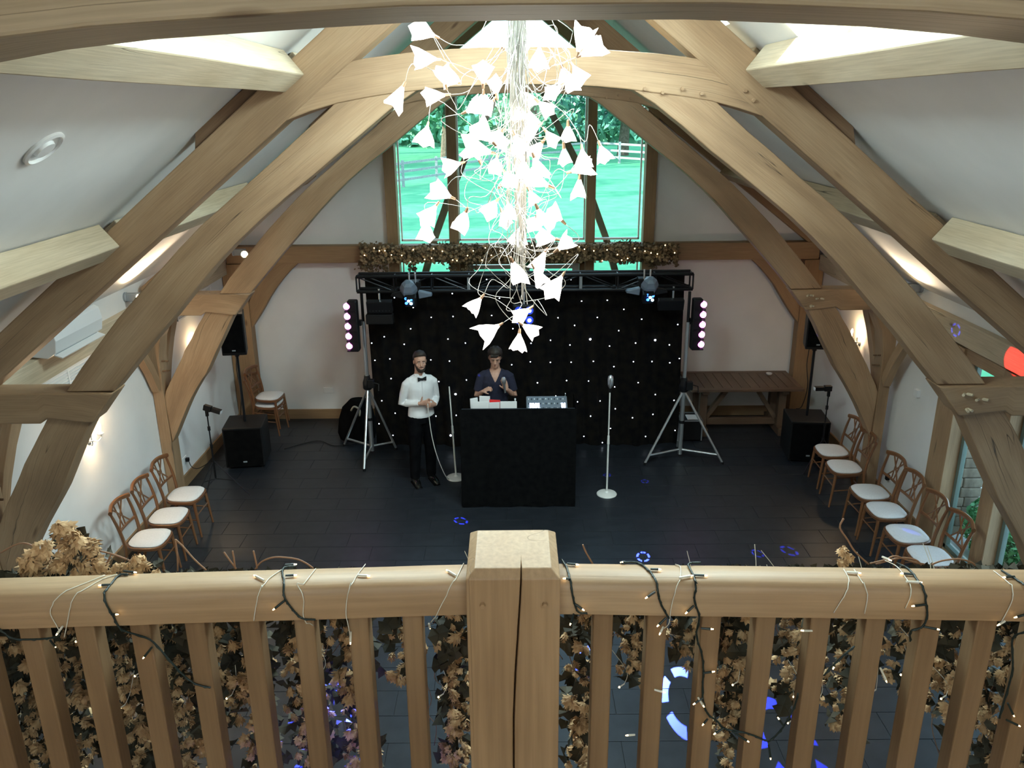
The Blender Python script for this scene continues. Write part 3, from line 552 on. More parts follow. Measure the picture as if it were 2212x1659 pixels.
STUB=[((-0.943,1.562,3.708),(-0.912,1.56,3.708)),((-0.947,1.509,3.708),(-0.971,1.51,3.708)),((-0.936,1.497,3.66),(-0.919,1.497,3.662)),((-0.874,1.485,3.562),(-0.896,1.485,3.536)),((-1.072,1.497,3.601),(-1.074,1.485,3.572)),((-0.584,1.539,3.708),(-0.56,1.545,3.708)),((-0.574,1.497,3.681),(-0.6,1.497,3.661)),((-0.596,1.582,3.708),(-0.571,1.589,3.708)),((0.025,1.579,3.708),(0.05,1.578,3.708)),((0.026,1.518,3.708),(0.012,1.523,3.708)),((0.038,1.497,3.657),(0.057,1.497,3.644)),((0.035,1.497,3.633),(0.027,1.497,3.607)),((0.204,1.554,3.708),(0.227,1.556,3.708)),((0.205,1.497,3.69),(0.184,1.497,3.676)),((0.231,1.497,3.627),(0.212,1.497,3.607)),((0.294,1.529,3.708),(0.321,1.53,3.708)),((0.288,1.497,3.658),(0.27,1.497,3.64)),((0.306,1.497,3.602),(0.332,1.497,3.603)),((0.325,1.485,3.472),(0.348,1.485,3.48)),((0.328,1.485,3.406),(0.306,1.485,3.39)),((0.342,1.485,3.349),(0.33,1.485,3.333)),((0.379,1.485,3.324),(0.357,1.485,3.309)),((0.153,1.584,3.708),(0.142,1.586,3.708)),((0.4,1.485,3.315),(0.438,1.485,3.29)),((0.759,1.525,3.708),(0.734,1.533,3.708)),((0.766,1.497,3.669),(0.736,1.497,3.667)),((0.771,1.497,3.615),(0.802,1.497,3.611)),((0.977,1.497,3.65),(0.949,1.497,3.643)),((0.969,1.513,3.708),(0.942,1.514,3.708)),((0.997,1.485,3.363),(1.028,1.485,3.349)),((0.992,1.485,3.408),(1.01,1.485,3.375)),((0.607,1.485,3.499),(0.602,1.485,3.491)),((0.513,1.485,3.333),(0.496,1.485,3.36)),((0.484,1.485,3.281),(0.491,1.485,3.242))]
WSTUB=[((-0.625,1.521,3.708),(-0.653,1.546,3.708)),((-0.429,1.539,3.708),(-0.401,1.539,3.708)),((-0.216,1.533,3.708),(-0.239,1.561,3.708)),((-0.275,1.497,3.613),(-0.275,1.485,3.589)),((-0.447,1.485,3.585),(-0.449,1.485,3.555)),((0.259,1.518,3.708),(0.291,1.531,3.708)),((0.231,1.485,3.591),(0.222,1.485,3.572)),((0.219,1.485,3.425),(0.243,1.485,3.421)),((0.181,1.485,3.3),(0.159,1.485,3.301)),((0.317,1.485,3.406),(0.331,1.485,3.384)),((0.622,1.536,3.708),(0.651,1.535,3.708)),((0.732,1.497,3.706),(0.764,1.497,3.707)),((0.935,1.497,3.632),(0.918,1.497,3.623)),((0.549,1.485,3.586),(0.523,1.485,3.589)),((0.705,1.485,3.494),(0.722,1.485,3.46)),((0.724,1.597,3.708),(0.738,1.584,3.708)),((-1.04,1.497,3.635),(-1.055,1.497,3.616))]
TWIG=[[(-0.865,1.66,3.73),(-0.849,1.66,3.71),(-0.829,1.66,3.678),(-0.805,1.66,3.649)],[(-0.865,1.66,3.73),(-0.866,1.66,3.691),(-0.871,1.66,3.647)],[(-1.273,1.66,3.698),(-1.223,1.66,3.723),(-1.19,1.66,3.713),(-1.157,1.66,3.67),(-1.141,1.66,3.642)],[(-1.167,1.66,3.709),(-1.104,1.66,3.712),(-1.064,1.66,3.706),(-1.017,1.66,3.694),(-0.972,1.66,3.672),(-0.94,1.66,3.646)],[(-1.017,1.66,3.694),(-1.037,1.66,3.661),(-1.051,1.66,3.641)],[(-0.758,1.66,3.696),(-0.747,1.66,3.674),(-0.735,1.66,3.652)],[(-0.738,1.66,3.699),(-0.737,1.66,3.678),(-0.737,1.66,3.652)],[(-0.691,1.66,3.651),(-0.673,1.66,3.671),(-0.641,1.66,3.682),(-0.596,1.66,3.677),(-0.573,1.66,3.666),(-0.557,1.66,3.652)],[(-0.69,1.66,3.699),(-0.688,1.66,3.681),(-0.686,1.66,3.653)],[(0.656,1.66,3.77),(0.65,1.66,3.747),(0.671,1.66,3.716),(0.692,1.66,3.685),(0.728,1.66,3.651)],[(0.066,1.66,3.708),(0.075,1.66,3.686),(0.09,1.66,3.658)],[(0.731,1.66,3.653),(0.764,1.66,3.662),(0.787,1.66,3.672),(0.82,1.66,3.66),(0.857,1.66,3.65)],[(0.745,1.66,3.651),(0.798,1.66,3.667),(0.834,1.66,3.662),(0.85,1.66,3.648)],[(0.874,1.66,3.649),(0.897,1.66,3.659),(0.934,1.66,3.663),(0.963,1.66,3.655),(0.975,1.66,3.646)]]

# ------------------------------------------------ balcony balustrade
bal = thing('balustrade', 'oak balcony balustrade with square newel post in the foreground', 'balustrade', (0, 1.55, 2.75))
b = MB(); nx0, nx1, ny0, ny1 = -.192, .004, 1.475, 1.674
cx, cy = (nx0+nx1)/2, (ny0+ny1)/2; R_ = []
for hw, hd, z in ((.098, .1125, 2.4), (.098, .1125, 2.9), (.098, .1125, 3.3), (.098, .1125, 3.737), (.0795, .0805, 3.75)):
    R_.append([(cx-hw, cy-hd, z), (cx+hw, cy-hd, z), (cx+hw, cy+hd, z), (cx-hw, cy+hd, z)])
# a real drying crack: a V-shaped groove down the front face and over the cap
def newel():
    vs = []; fs = []; gs = []
    cw = lambda z: .0009+.0014*max(0, math.sin((z-2.9)*3.1))
    for k_, ring in enumerate(R_ if False else []): pass
    zs = [2.4, 2.9, 3.1, 3.25, 3.38, 3.5, 3.6, 3.68, 3.734, 3.75]
    for z in zs:
        hw, hd = (.098, .0995) if z < 3.74 else (.0795, .0805)
        xc = cx+.012+.006*math.sin(z*7)-(3.75-z)*.02; c = cw(z)
        ring = [(cx-hw, cy-hd), (xc-c, cy-hd), (xc, cy-hd+.03), (xc+c, cy-hd), (cx+hw, cy-hd), (cx+hw, cy+hd), (cx-hw, cy+hd)]
        for p in ring: vs.append((p[0], p[1], z)); gs.append((z, p[0]*1.0, p[1]))
    n = 7
    fs = [(i*n+k, i*n+(k+1) % n, (i+1)*n+(k+1) % n, (i+1)*n+k) for i in range(len(zs)-1) for k in range(n)]
    t_ = (len(zs)-1)*n; fs += [(t_+0, t_+1, t_+2, t_+6), (t_+2, t_+3, t_+4, t_+5), (t_+2, t_+5, t_+6)]
    return MB().add(vs, fs, gs)
newel().build('newel_post', OAKR, bal, bevel=.0022)
for x_ in (-.158, -.028):
    b = MB(); b.cyl((x_, 1.478, 3.675), (x_, 1.466, 3.675), .0062, .0055, 6); b.build('peg', OAKR, bal)
for s in (-1, 1):
    xa = nx0 if s < 0 else nx1; L = 2.3; n = 26
    prof = [(-.052, -.037), (-.052, .020), (-.046, .032), (-.034, .040), (.034, .040), (.046, .032), (.052, .020), (.052, -.037)]
    vs = []; gs = []
    for i in range(n+1):
        d = L*i/n; x_ = xa+s*d; y_ = 1.555-d*.040
        for u, w in prof: vs.append((x_, y_+u*(.90), 3.664+w+random.uniform(-.0006, .0006))); gs.append((d+3*s, u, w))
    m_ = len(prof); fs = [(i*m_+k, i*m_+(k+1) % m_, (i+1)*m_+(k+1) % m_, (i+1)*m_+k) for i in range(n) for k in range(m_)]+[tuple(range(m_)), tuple(n*m_+k for k in range(m_))]
    MB().add(vs, fs, gs).build('handrail', OAKR, bal, smooth=True)
    B((xa+s*L/2, 1.555-L*.02, 2.86), (L, .06, .06), rot=(0, 0, -s*.04)).build('bottom_rail', OAKR, bal, bevel=.004)
    x_ = -.315 if s < 0 else .102
    pr = None
    for i in range(17):
        xx = x_+s*i*.117; y_ = 1.555-abs(xx-xa)*.040
        if i % 3 == 0 or pr is None:
            pr = B((xx, y_, 3.26), (.0435, .044, .745)).build('baluster', OAKB, bal, bevel=.0035); pl_ = pr.location.copy(); px_ = (xx, y_)
        else:
            o = pr.copy(); C.objects.link(o); o.location = pl_+V((xx-px_[0], y_-px_[1], 0))
# ------------------------------------------------ fairy lights on the rail
def unwarp(p):  # rail halves sit slightly nearer the room's front than a straight line
    return V((p[0], p[1]-.0*abs(p[0]), p[2]))
def cord(paths, stubs, rad, m, name, label, mstub, grp):
    t = thing(name, label, 'fairy lights', (0, 1.55, 3.7), grp)
    for L_ in paths:
        pts = []
        for p in L_:
            p = V(p); d = abs(p.x-(-.09)); y_r = 1.555-max(0, d-.1)*.040
            if p.z > 3.695: p.z = 3.7055; p.y -= max(0, d-.1)*.02
            elif p.z > 3.60: p.y = y_r-.050
            elif p.z > 3.0: p.y = y_r-.030
            pts.append(p)
        pts = smoothpts(pts, 5); b = MB(); q = []
        for k_, p in enumerate(pts):
            d = abs(p.x+.09); yc = 1.555-max(0, d-.1)*.040
            if p.z > 3.62 and p.z < 3.7075 and abs(p.y-yc) < .052+rad:
                if p.y > yc-.036: p.z = 3.7045+rad
                elif p.z > 3.684: e = (p.z-3.684)/.02; p.y = yc-.050-rad+e*.012; p.z += .004
                else: p.y = yc-.049-rad
            q.append(p)
        b.tube(q, rad, 5)
        if rad > .002:
            b2 = [p+V((math.sin(i*1.9)*rad*.9, -rad*.5, math.cos(i*1.9)*rad*.9)) for i, p in enumerate(q)]; b.tube(b2, rad*.7, 5)
        b.build('cable', m, t, smooth='all')
    for a, c in stubs:
        a, c = V(a), V(c)
        for p in (a, c):
            d = abs(p.x+.09); y_r = 1.555-max(0, d-.1)*.040
            if p.z > 3.695: p.z = 3.708
            elif p.z > 3.60: p.y = y_r-.054
            else: p.y = y_r-.034
        c.y -= .004; d = (c-a); L2 = d.length; d.normalize()
        h = MB().cyl(a, a+d*(L2-.006), .0023, .0027, 6).build('led_holder', mstub, t, smooth=True)
        MB().cyl(a+d*(L2-.006), a+d*L2, .0019, .0012, 6).build('led', FBULB, h, smooth=True)
    return t
DKG = mat('dark_green_cable', (.010, .022, .020), .5); CLR = mat('clear_cable', (.70, .66, .56), .3)
cord(DARK, STUB, .0022, DKG, 'fairy_lights', 'dark green fairy light cable wound around the oak balcony handrail', DKG, 'fairy lights on the balcony')
cord(WHITE, WSTUB, .0011, CLR, 'fairy_lights', 'clear pale fairy light cable looped over the balcony handrail', CLR, 'fairy lights on the balcony')
# ------------------------------------------------ dried hop garlands
HOP = noisy('dried_hop', (.40, .225, .10), (.64, .43, .23), 40, .8, .2, .002)
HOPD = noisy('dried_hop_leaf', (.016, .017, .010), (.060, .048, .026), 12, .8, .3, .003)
TWG = mat('hop_bine', (.26, .14, .08), .7)
def hopcone(r=1.0, seed=0):
    rnd = random.Random(seed); b = MB(); vs = []; fs = []
    for i in range(5):
        z = -.9+i*.42; rr = [.45, .85, 1.0, .85, .5][i]; n = [5, 7, 8, 7, 5][i]
        for k_ in range(n):
            a = 2*PI*(k_+.5*(i % 2))/n+rnd.uniform(-.25, .25); w = .50; o = rr*rnd.uniform(.85, 1.2); dz = -.32+rnd.uniform(-.15, .15)
            p0 = V((.18*math.cos(a), .18*math.sin(a), z+.35)); 
            pl = V((o*.72*math.cos(a-w), o*.72*math.sin(a-w), z+.02)); pr_ = V((o*.72*math.cos(a+w), o*.72*math.sin(a+w), z+.02)); pt = V((o*1.15*math.cos(a), o*1.15*math.sin(a), z+dz))
            b.add([p0*r, pl*r, pt*r, pr_*r], [(0, 1, 2, 3)])
    return b
def leaf(b, p, s):
    R = Euler((random.uniform(0, 6), random.uniform(0, 6), random.uniform(0, 6))).to_matrix(); p = V(p)
    q = [(0, -1, 0), (.75, -.5, .3), (.55, .25, .1), (.95, .6, .35), (0, 1.1, -.1), (-.8, .5, .4), (-.5, .2, .1), (-.8, -.5, .25)]
    b.add([p]+[p+R@(V(a)*s) for a in q], [(0, i+1, (i+1) % 8+1) for i in range(8)])
def px2x(x): return (x-1108)*2.03/1770-.09
def px2z(y): return 3.48-(y-1330)/329*.47
hg = thing('hop_garland', 'dried hop garland with papery tan flowers hanging outside the balcony rail', 'garland', (0, 1.75, 3.5), 'hop garlands')
cols = [(0, 130, 1680), (120, 215, 1600), (200, 310, 1690), (300, 430, 1680), (430, 520, 1540), (500, 560, 1690), (600, 690, 1690), (715, 790, 1690), (830, 905, 1450), (940, 1012, 1690), (1215, 1285, 1690), (1325, 1402, 1440), (1440, 1515, 1430), (1545, 1625, 1530), (1560, 1620, 1650), (1680, 1745, 1520), (1795, 1865, 1560), (1905, 1955, 1470), (2010, 2100, 1540), (2130, 2212, 1690), (-120, 0, 1690), (2212, 2330, 1690)]
protos = []
for i in range(6):
    o = hopcone(.022, i).build('hop_cone', HOP, hg, local=True); WL[o] = V((0, 0, 0)); protos.append(o)
fol = MB(); small = MB(); nc = 0; used = set()
def putcone(p, sc):
    global nc
    if nc < 296:
        i = nc % 6
        o = protos[i] if i not in used else protos[i].copy()
        if i in used: C.objects.link(o)
        used.add(i); o.location = V(p)-WL[hg]; o.scale = (sc,)*3; o.rotation_euler = (random.uniform(-.9, .9), random.uniform(-.9, .9), random.uniform(0, 6.3)); nc += 1
    else:
        h = hopcone(.019*sc, random.randint(0, 99)); R = Euler((random.uniform(-.9, .9), random.uniform(-.9, .9), random.uniform(0, 6))).to_matrix()
        small.add([V(p)+R@v for v in h.v], h.f)
cones = []
for a, c, yb_ in cols:
    X0, X1, zb = px2x(a), px2x(c), px2z(yb_); A = (X1-X0)*(3.62-zb)
    for _ in range(int(A*2300)):
        x_ = random.triangular(X0-.01, X1+.01); t_ = random.random()**.8; z = lerp(3.64, zb, t_); xm = (X0+X1)/2; x_ = lerp(x_, xm, .35*t_*random.random())
        yq = random.uniform(1.65, 1.80); cones.append((x_, yq, min(z, 3.655-(yq-1.6)*.62), random.uniform(.42, .82)))
    for _ in range(int(A*2900)):
        t_ = random.random()**1.25; z = lerp(3.65, zb, t_); x_ = random.uniform(X0, X1)
        yq = random.uniform(1.66, 1.84); leaf(fol, (x_, yq, min(z, 3.665-(yq-1.6)*.62)), random.uniform(.014, .030))
for _ in range(330):   # band under the rail
    leaf(fol, (random.uniform(-1.4, 1.4), random.uniform(1.64, 1.74), random.uniform(3.48, 3.57)), random.uniform(.014, .03))
def D2(px, py, d): return V((px2x(px) if False else (px-1108)*(d*.99+.0)/1770, d, 0))
top = []
for (px, py, s_) in ((95, 1150, 1.5), (130, 1160, 1.3), (60, 1190, 1.2), (100, 1200, 1.2), (35, 1205, 1.3), (15, 1215, 1.1), (165, 1190, 1.3), (160, 1222, 1.1), (75, 1222, 1.2), (250, 1215, 1.0), (275, 1225, 1.0), (235, 1228, 1.0), (40, 1232, 1.2), (5, 1232, 1.1), (130, 1225, 1.2), (170, 1235, 1.0), (115, 1180, 1.2), (200, 1236, .9), (300, 1232, .8), (1845, 1205, .8), (1850, 1195, .7)):
    k_ = 1.62*.947+(.85)*.3206; x_ = (px-1106)*k_/1770-.09; v = (829.5-py-(px-1106)*.0087)/1770; sl = (v*.947-.3206)/(.947+v*.3206); top.append((x_, 1.65, 4.66+sl*1.65, s_*1.25))
for q in top:
    for k_ in range(3): putcone((q[0]+random.uniform(-.016, .016), q[1]+random.uniform(-.012, .012), q[2]+random.uniform(-.014, .012)), q[3]*random.uniform(.42, .6))
for _ in range(60): q = random.choice(top[:18]); leaf(fol, (q[0]+random.uniform(-.03, .03), 1.67+random.uniform(-.02, .03), q[2]-.02+random.uniform(-.03, .01)), random.uniform(.012, .022))
random.shuffle(cones); cones.sort(key=lambda q: q[1])
for q in cones: putcone(q[:3], q[3])
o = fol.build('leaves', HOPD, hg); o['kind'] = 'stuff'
o = small.build('hop_flowers', HOP, hg); o['kind'] = 'stuff'
tw = MB()
for L_ in TWIG: q = smoothpts(L_, 4); tw.tube(q, [.0022]*len(q), 5)
for _ in range(40):
    x_ = random.uniform(-1.3, 1.3); z = random.uniform(3.25, 3.6); p = V((x_, 1.72, z)); pts = [p]
    for k_ in range(4): p = p+V((random.uniform(-.04, .04), random.uniform(-.02, .02), random.uniform(-.09, -.01))); pts.append(p)
    tw.tube(smoothpts(pts, 3), .0010, 4)
o = tw.build('bine', TWG, hg, smooth='all'); o['kind'] = 'stuff'
t = thing('fairy_lights', 'tiny warm fairy bulbs threaded through the balcony hops', 'fairy lights', (0, 1.7, 3.5), 'fairy lights on the balcony')
cb = MB(); pts = []
for i in range(46):
    a, c, yb_ = random.choice(cols); x_ = px2x(random.uniform(a, c)); z = lerp(3.62, px2z(yb_), random.random()); p = V((x_, 1.645, z)); pts.append(p)
    h = MB().cyl(p, p+V((.012, .002, .008)), .002, .0016, 5).build('led_holder', CLR, t); MB().sph(p, .0026, 6, 4).build('led', FBULB, h)
pts.sort(key=lambda p: p.x)
for p in pts: MB().tube(smoothpts([p+V((.012, .002, .008)), p+V((.02, .02, .03)), p+V((random.uniform(-.02, .03), .05, .07))], 4), .0008, 4).build('cable', CLR, t)
# far garland on the tie beam
hg2 = thing('hop_garland', 'dried hop garland along the tie beam under the gable window', 'garland', (0, 11.9, 2.65), 'hop garlands')
fol = MB(); cn = MB()
for _ in range(2600):
    x_ = random.uniform(-2.30, 2.32); a = random.uniform(0, 2*PI); r_ = random.random()**.5
    thick = .13+.03*math.sin(x_*5)+(.05 if abs(x_) > 1.9 else 0)
    z = 2.66+thick*1.1*r_*math.sin(a)-(.05 if abs(x_) > 1.9 else 0); y_ = 11.86+.10*r_*math.cos(a)
    leaf(fol if _ % 3 else fol, (x_, y_, z), random.uniform(.018, .035))
for x_, d_ in ((-2.15, .2), (-1.95, .22), (-1.55, .15), (-.98, .22), (-.75, .2), (-.62, .25), (1.95, .15), (2.1, .1), (-2.28, .15), (1.5, .08)):
    for _ in range(60): leaf(fol, (x_+random.gauss(0, .035), 11.86+random.uniform(-.05, .05), 2.56-random.random()*d_), random.uniform(.014, .026))
for _ in range(900):
    x_ = random.uniform(-2.28, 2.3); h = hopcone(.024*random.uniform(.7, 1.1), _); R = Euler((random.uniform(-1, 1), random.uniform(-1, 1), 0)).to_matrix(); p = V((x_, random.uniform(11.74, 11.8), random.uniform(2.53, 2.78)))
    cn.add([p+R@v for v in h.v], h.f)
HOPF = noisy('old_hops', (.30, .20, .11), (.52, .38, .23), 30, .85, .2)
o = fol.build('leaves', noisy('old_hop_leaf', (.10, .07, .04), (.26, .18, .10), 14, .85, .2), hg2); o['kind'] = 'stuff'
o = cn.build('hop_flowers', HOPF, hg2); o['kind'] = 'stuff'
t = thing('fairy_lights', 'warm fairy bulbs in the hop garland under the gable window', 'fairy lights', (0, 11.72, 2.65)); pts = []
for i in range(44):
    p = V((-2.2+4.4*i/43+random.uniform(-.04, .04), 11.715, random.uniform(2.55, 2.78))); pts.append(p); MB().sph(p, .009, 6, 4).build('led', FBULB, t)
MB().tube(pts, .003, 4).build('cable', DKG, t)

# ------------------------------------------------ flower chandelier
cx, cy = -.06, 4.0
ch = thing('chandelier', 'big white flower chandelier of glowing shades on tangled silver wires', 'chandelier', (cx, cy, 6.1))
MB().lathe([(.02, .10), (.09, .09), (.10, .02), (.10, 0), (.02, 0)], 20, (cx, cy, 6.06)).build('ceiling_rose', SILV, ch, smooth=True)
B((cx, cy, 6.19), (.16, .5, .12)).build('ridge_block', OAK, ch)
def shade_mesh(p, q, seed):
    rnd = random.Random(seed); p, q = V(p), V(q); d = (q-p); L = max(.080, d.length*1.08); d.normalize()
    R = V((0, 0, 1)).rotation_difference(d).to_matrix()@Euler((0, 0, rnd.uniform(0, 6))).to_matrix(); W = L*rnd.uniform(.40, .52)
    vs = []; n = 8; jag = [rnd.uniform(.02, .22) if k_ % 4 == 0 else (rnd.uniform(-.1, .06) if k_ % 2 == 0 else -.08) for k_ in range(8)]; rows_ = [(.0, .12), (.18, .26), (.5, .62), (.8, .90), (1.0, 1.06)]
    for i, (h, r_) in enumerate(rows_):
        for k_ in range(n):
            a = 2*PI*k_/n; cor = 1.10 if k_ % 2 == 0 else .84
            rr = W*r_*(cor if i > 1 else 1); hh = L*h*(1+(jag[k_] if i == 4 else 0))
            vs.append(p+R@V((rr*math.cos(a), rr*math.sin(a), hh+L*.06)))
    fs = [(i*n+k_, i*n+(k_+1) % n, (i+1)*n+(k_+1) % n, (i+1)*n+k_) for i in range(4) for k_ in range(n)]
    return MB().add(vs, fs), d, L
for i, (p, q) in enumerate(SHADES):
    mb, d, L = shade_mesh(p, q, i); s_ = mb.build('lamp_shade', GLOW, ch, smooth='all')
    so = s_.modifiers.new('solid', 'SOLIDIFY'); so.thickness = .0015
    p = V(p); MB().cyl(p-d*.014, p+d*.016, .0055, .0085, 8).build('bulb_holder', HOLD, s_, smooth=True)
    out = V((p.x-cx, p.y-cy, 0)); 
    if out.length < .01: out = V((.05, .02, 0))
    rnd = random.Random(i*3); a = rnd.uniform(0, 6.3); r0 = rnd.uniform(.015, .055)
    ax = lambda z: V((cx+r0*math.cos(a+z*2)*(1+.4*math.sin(z*5)), cy+r0*math.sin(a+z*2), z))
    zt = 6.06; dz = rnd.uniform(-.16, .30) if p.z > 3.8 else rnd.uniform(.12, .4); ze = min(p.z+dz, 5.6)
    pts = [ax(zt)]; z = zt-.15
    while z > ze+.08: pts.append(ax(z)); z -= .14
    m1 = V((lerp(cx, p.x, .4)+rnd.uniform(-.06, .06), lerp(cy, p.y, .4)+rnd.uniform(-.05, .05), lerp(ze, p.z, .35)+rnd.uniform(-.05, .03)))
    bk = -d; m2 = p+bk*rnd.uniform(.05, .13)+V((rnd.uniform(-.03, .03), rnd.uniform(-.03, .03), rnd.uniform(-.03, .03)))
    pts += [m1, m2, p+bk*.012]
    if rnd.random() < .55: pts.insert(-2, m1.lerp(m2, .5)+V((rnd.uniform(-.12, .12), rnd.uniform(-.08, .08), rnd.uniform(-.13, .02))))
    q_ = smoothpts(pts, 5); MB().tube(q_, .00155, 4).build('flex', WIRE, ch, smooth='all')
core = MB()
for i in range(46):
    a = random.uniform(0, 6.3); r0 = random.uniform(.004, .05); ze = random.uniform(3.65, 4.9); pts = []; z = 6.06
    while z > ze:
        pts.append((cx+r0*math.cos(a+z*1.5)+random.uniform(-.008, .008), cy+r0*math.sin(a+z*1.5)+random.uniform(-.008, .008), z)); z -= .13
    if len(pts) > 2: core.tube(smoothpts(pts, 3), .0019, 4)
core.cyl((cx+.02, cy, 6.1), (cx+.02, cy, 3.75), .012, .006, 8)
core.build('wire_bundle', WIRE, ch, smooth='all')
loops = MB()
for i in range(34):
    z0_ = random.uniform(3.75, 4.95); a = random.uniform(0, 6.3); R0 = random.uniform(.12, .30); pts = []
    for k_ in range(7):
        t_ = k_/6; rr = R0*math.sin(PI*t_)+.03; aa = a+t_*random.uniform(.6, 1.4); pts.append((cx+rr*math.cos(aa), cy+rr*math.sin(aa), z0_+.25*(.5-t_)*1.3+random.uniform(-.03, .03)))
    loops.tube(smoothpts(pts, 4), .0013, 4)
loops.build('loose_wires', WIRE, ch, smooth='all')
light('chandelier_lamp', 'POINT', (cx, cy, 4.35), 10, (1, .88, .72), .22)
# ------------------------------------------------ bentwood cross-back chairs
def make_chair():
    t = thing('cross_back_chair', 'x', 'chair', (0, 0, 0), 'cross back chairs')
    # seat (chair faces +X), origin on the floor under the seat centre
    def ring(w, d, k_=24, z=0):
        out = []
        for i in range(k_):
            a = 2*PI*i/k_; c, s = math.cos(a), math.sin(a); e = .62
            x_ = d*math.copysign(abs(c)**e, c); y_ = w*math.copysign(abs(s)**e, s)*(1+.10*c); out.append((x_, y_, z))
        return out
    def disc(w, d, zs):
        b = MB(); vs = []; k_ = 24
        for sc, z in zs: vs += [(x_*sc, y_*sc, z) for x_, y_, _ in ring(w, d)]
        fs = [(i*k_+j, i*k_+(j+1) % k_, (i+1)*k_+(j+1) % k_, (i+1)*k_+j) for i in range(len(zs)-1) for j in range(k_)]+[tuple(range(k_))[::-1], tuple((len(zs)-1)*k_+j for j in range(k_))]
        return b.add(vs, fs)
    disc(.205, .20, [(.97, .415), (1, .42), (1, .445), (.97, .45)]).build('seat_frame', CHW, t, smooth=True, local=True)
    disc(.190, .185, [(.98, .45), (1, .462), (.93, .475), (.6, .484), (.2, .486)]).build('seat_pad', PAD, t, smooth=True, local=True)
    for s in (-1, 1):
        MB().tube([(.155, s*.165, .42), (.17, s*.172, .25), (.195, s*.18, 0)], [.019, .017, .012], 8).build('front_leg', CHW, t, smooth=True, local=True)
        bp = smoothpts([(-.27, s*.165, 0), (-.21, s*.168, .22), (-.175, s*.172, .44), (-.205, s*.185, .66), (-.262, s*.195, .86)], 4)
        MB().tube(bp, [.013+.006*math.sin(PI*min(1, i/len(bp)+.1)) for i in range(len(bp))], 8).build('back_post', CHW, t, smooth=True, local=True)
        MB().cyl((.175, s*.172, .21), (-.20, s*.167, .24), .008, n=6).build('stretcher', CHW, t, smooth=True, local=True)
    MB().cyl((.170, -.17, .27), (.170, .17, .27), .008, n=6).build('stretcher', CHW, t, smooth=True, local=True)
    MB().cyl((-.20, -.165, .20), (-.20, .165, .20), .008, n=6).build('stretcher', CHW, t, smooth=True, local=True)
    c = smoothpts([(-.245, -.215, .852), (-.285, -.10, .872), (-.295, 0, .876), (-.285, .10, .872), (-.245, .215, .852)], 4)
    MB().tube(c, .020, 8, ry=.026, upv=(0, 0, 1)).build('top_rail', CHW, t, smooth=True, local=True)
    c = smoothpts([(-.200, -.178, .62), (-.225, -.09, .608), (-.232, 0, .604), (-.225, .09, .608), (-.200, .178, .62)], 3)
    MB().tube(c, .010, 8, ry=.018, upv=(0, 0, 1)).build('lower_rail', CHW, t, smooth=True, local=True)
    for s in (-1, 1):
        MB().tube([(-.228, s*.115, .615), (-.258, 0, .735), (-.283, -s*.125, .862)], .0085, 6).build('cross_bar', CHW, t, smooth=True, local=True)
        MB().tube([(-.234, s*.022, .615), (-.262, s*.035, .74), (-.288, s*.050, .865)], .0075, 6).build('spindle', CHW, t, smooth=True, local=True)
    return t
chairs = [((-3.87, 7.53), 0, 'cross back chair at the left wall, nearest of the three seen whole'),
          ((-3.87, 8.02), 0, 'cross back chair at the left wall, middle of the three seen whole'),
          ((-3.88, 8.55), 0, 'cross back chair at the left wall beside the oak wall post'),
          ((-3.90, 6.62), 0, 'cross back chair at the left wall half hidden behind the hops'),
          ((3.98, 9.66), PI, 'cross back chair at the right wall nearest the floor speaker'),
          ((3.95, 9.16), PI, 'cross back chair at the right wall just before the oak post'),
          ((3.98, 8.47), PI, 'cross back chair at the right wall just past the oak post'),
          ((3.97, 8.02), PI, 'cross back chair at the right wall just before the glazed oak frame'),
          ((3.96, 7.50), PI, 'cross back chair before the right hand window with blue light on its pad'),
          ((3.98, 7.06), PI, 'cross back chair at the right window, lowest in view, cut by the balcony rail')]
c0 = make_chair()
for i, ((x_, y_), rz, lb) in enumerate(chairs):
    rz += random.uniform(-.04, .04)
    if i == 0: c0.location = (x_, y_, 0); c0.rotation_euler.z = rz; c0['label'] = lb
    else: copy_tree(c0, (x_, y_, 0), rz, lb)
copy_tree(c0, (-3.78, 11.62, 0), -.12, 'lower chair of the stacked pair in the far left corner')
copy_tree(c0, (-3.76, 11.62, .115), -.12, 'upper chair of the stacked pair in the far left corner')
# ------------------------------------------------ star cloth, truss, lighting
t = thing('star_cloth', 'black star cloth backdrop dotted with small white lights', 'curtain', (0, 10.95, 0))
vs = []; nx, nz = 150, 24
for j in range(nz+1):
    for i in range(nx+1):
        u = i/nx; w = j/nz; x_ = lerp(-2.08, 2.24, u)+(.05*(1-w) if u > .97 else 0)-(.02*w if u < .03 else 0)
        f_ = .022*math.sin(u*92+1.5*math.sin(w*3))+.016*math.sin(u*41+w*2)+.01*math.sin(u*200+w*5)
        vs.append((x_, 11.0+f_*(1.1-w*.5)+.04*(1-w)**3*math.sin(u*13), 2.52*w-.004*(1-w)))
MB().add(vs, [(j*(nx+1)+i, j*(nx+1)+i+1, (j+1)*(nx+1)+i+1, (j+1)*(nx+1)+i) for j in range(nz) for i in range(nx)]).build('cloth', STARC, t, smooth='all')
first = None
for r_, LL in ((.008, LED), (.015, LEDBIG)):
    first = None
    for x_, z in LL:
        if z < .04: continue
        if first is None: first = MB().sph((0, 0, 0), (r_, r_*.6, r_), 10, 6).build('led', STAR, t, local=True); o = first
        else: o = first.copy(); C.objects.link(o)
        o.location = V((x_, 10.945, z))-WL[t]
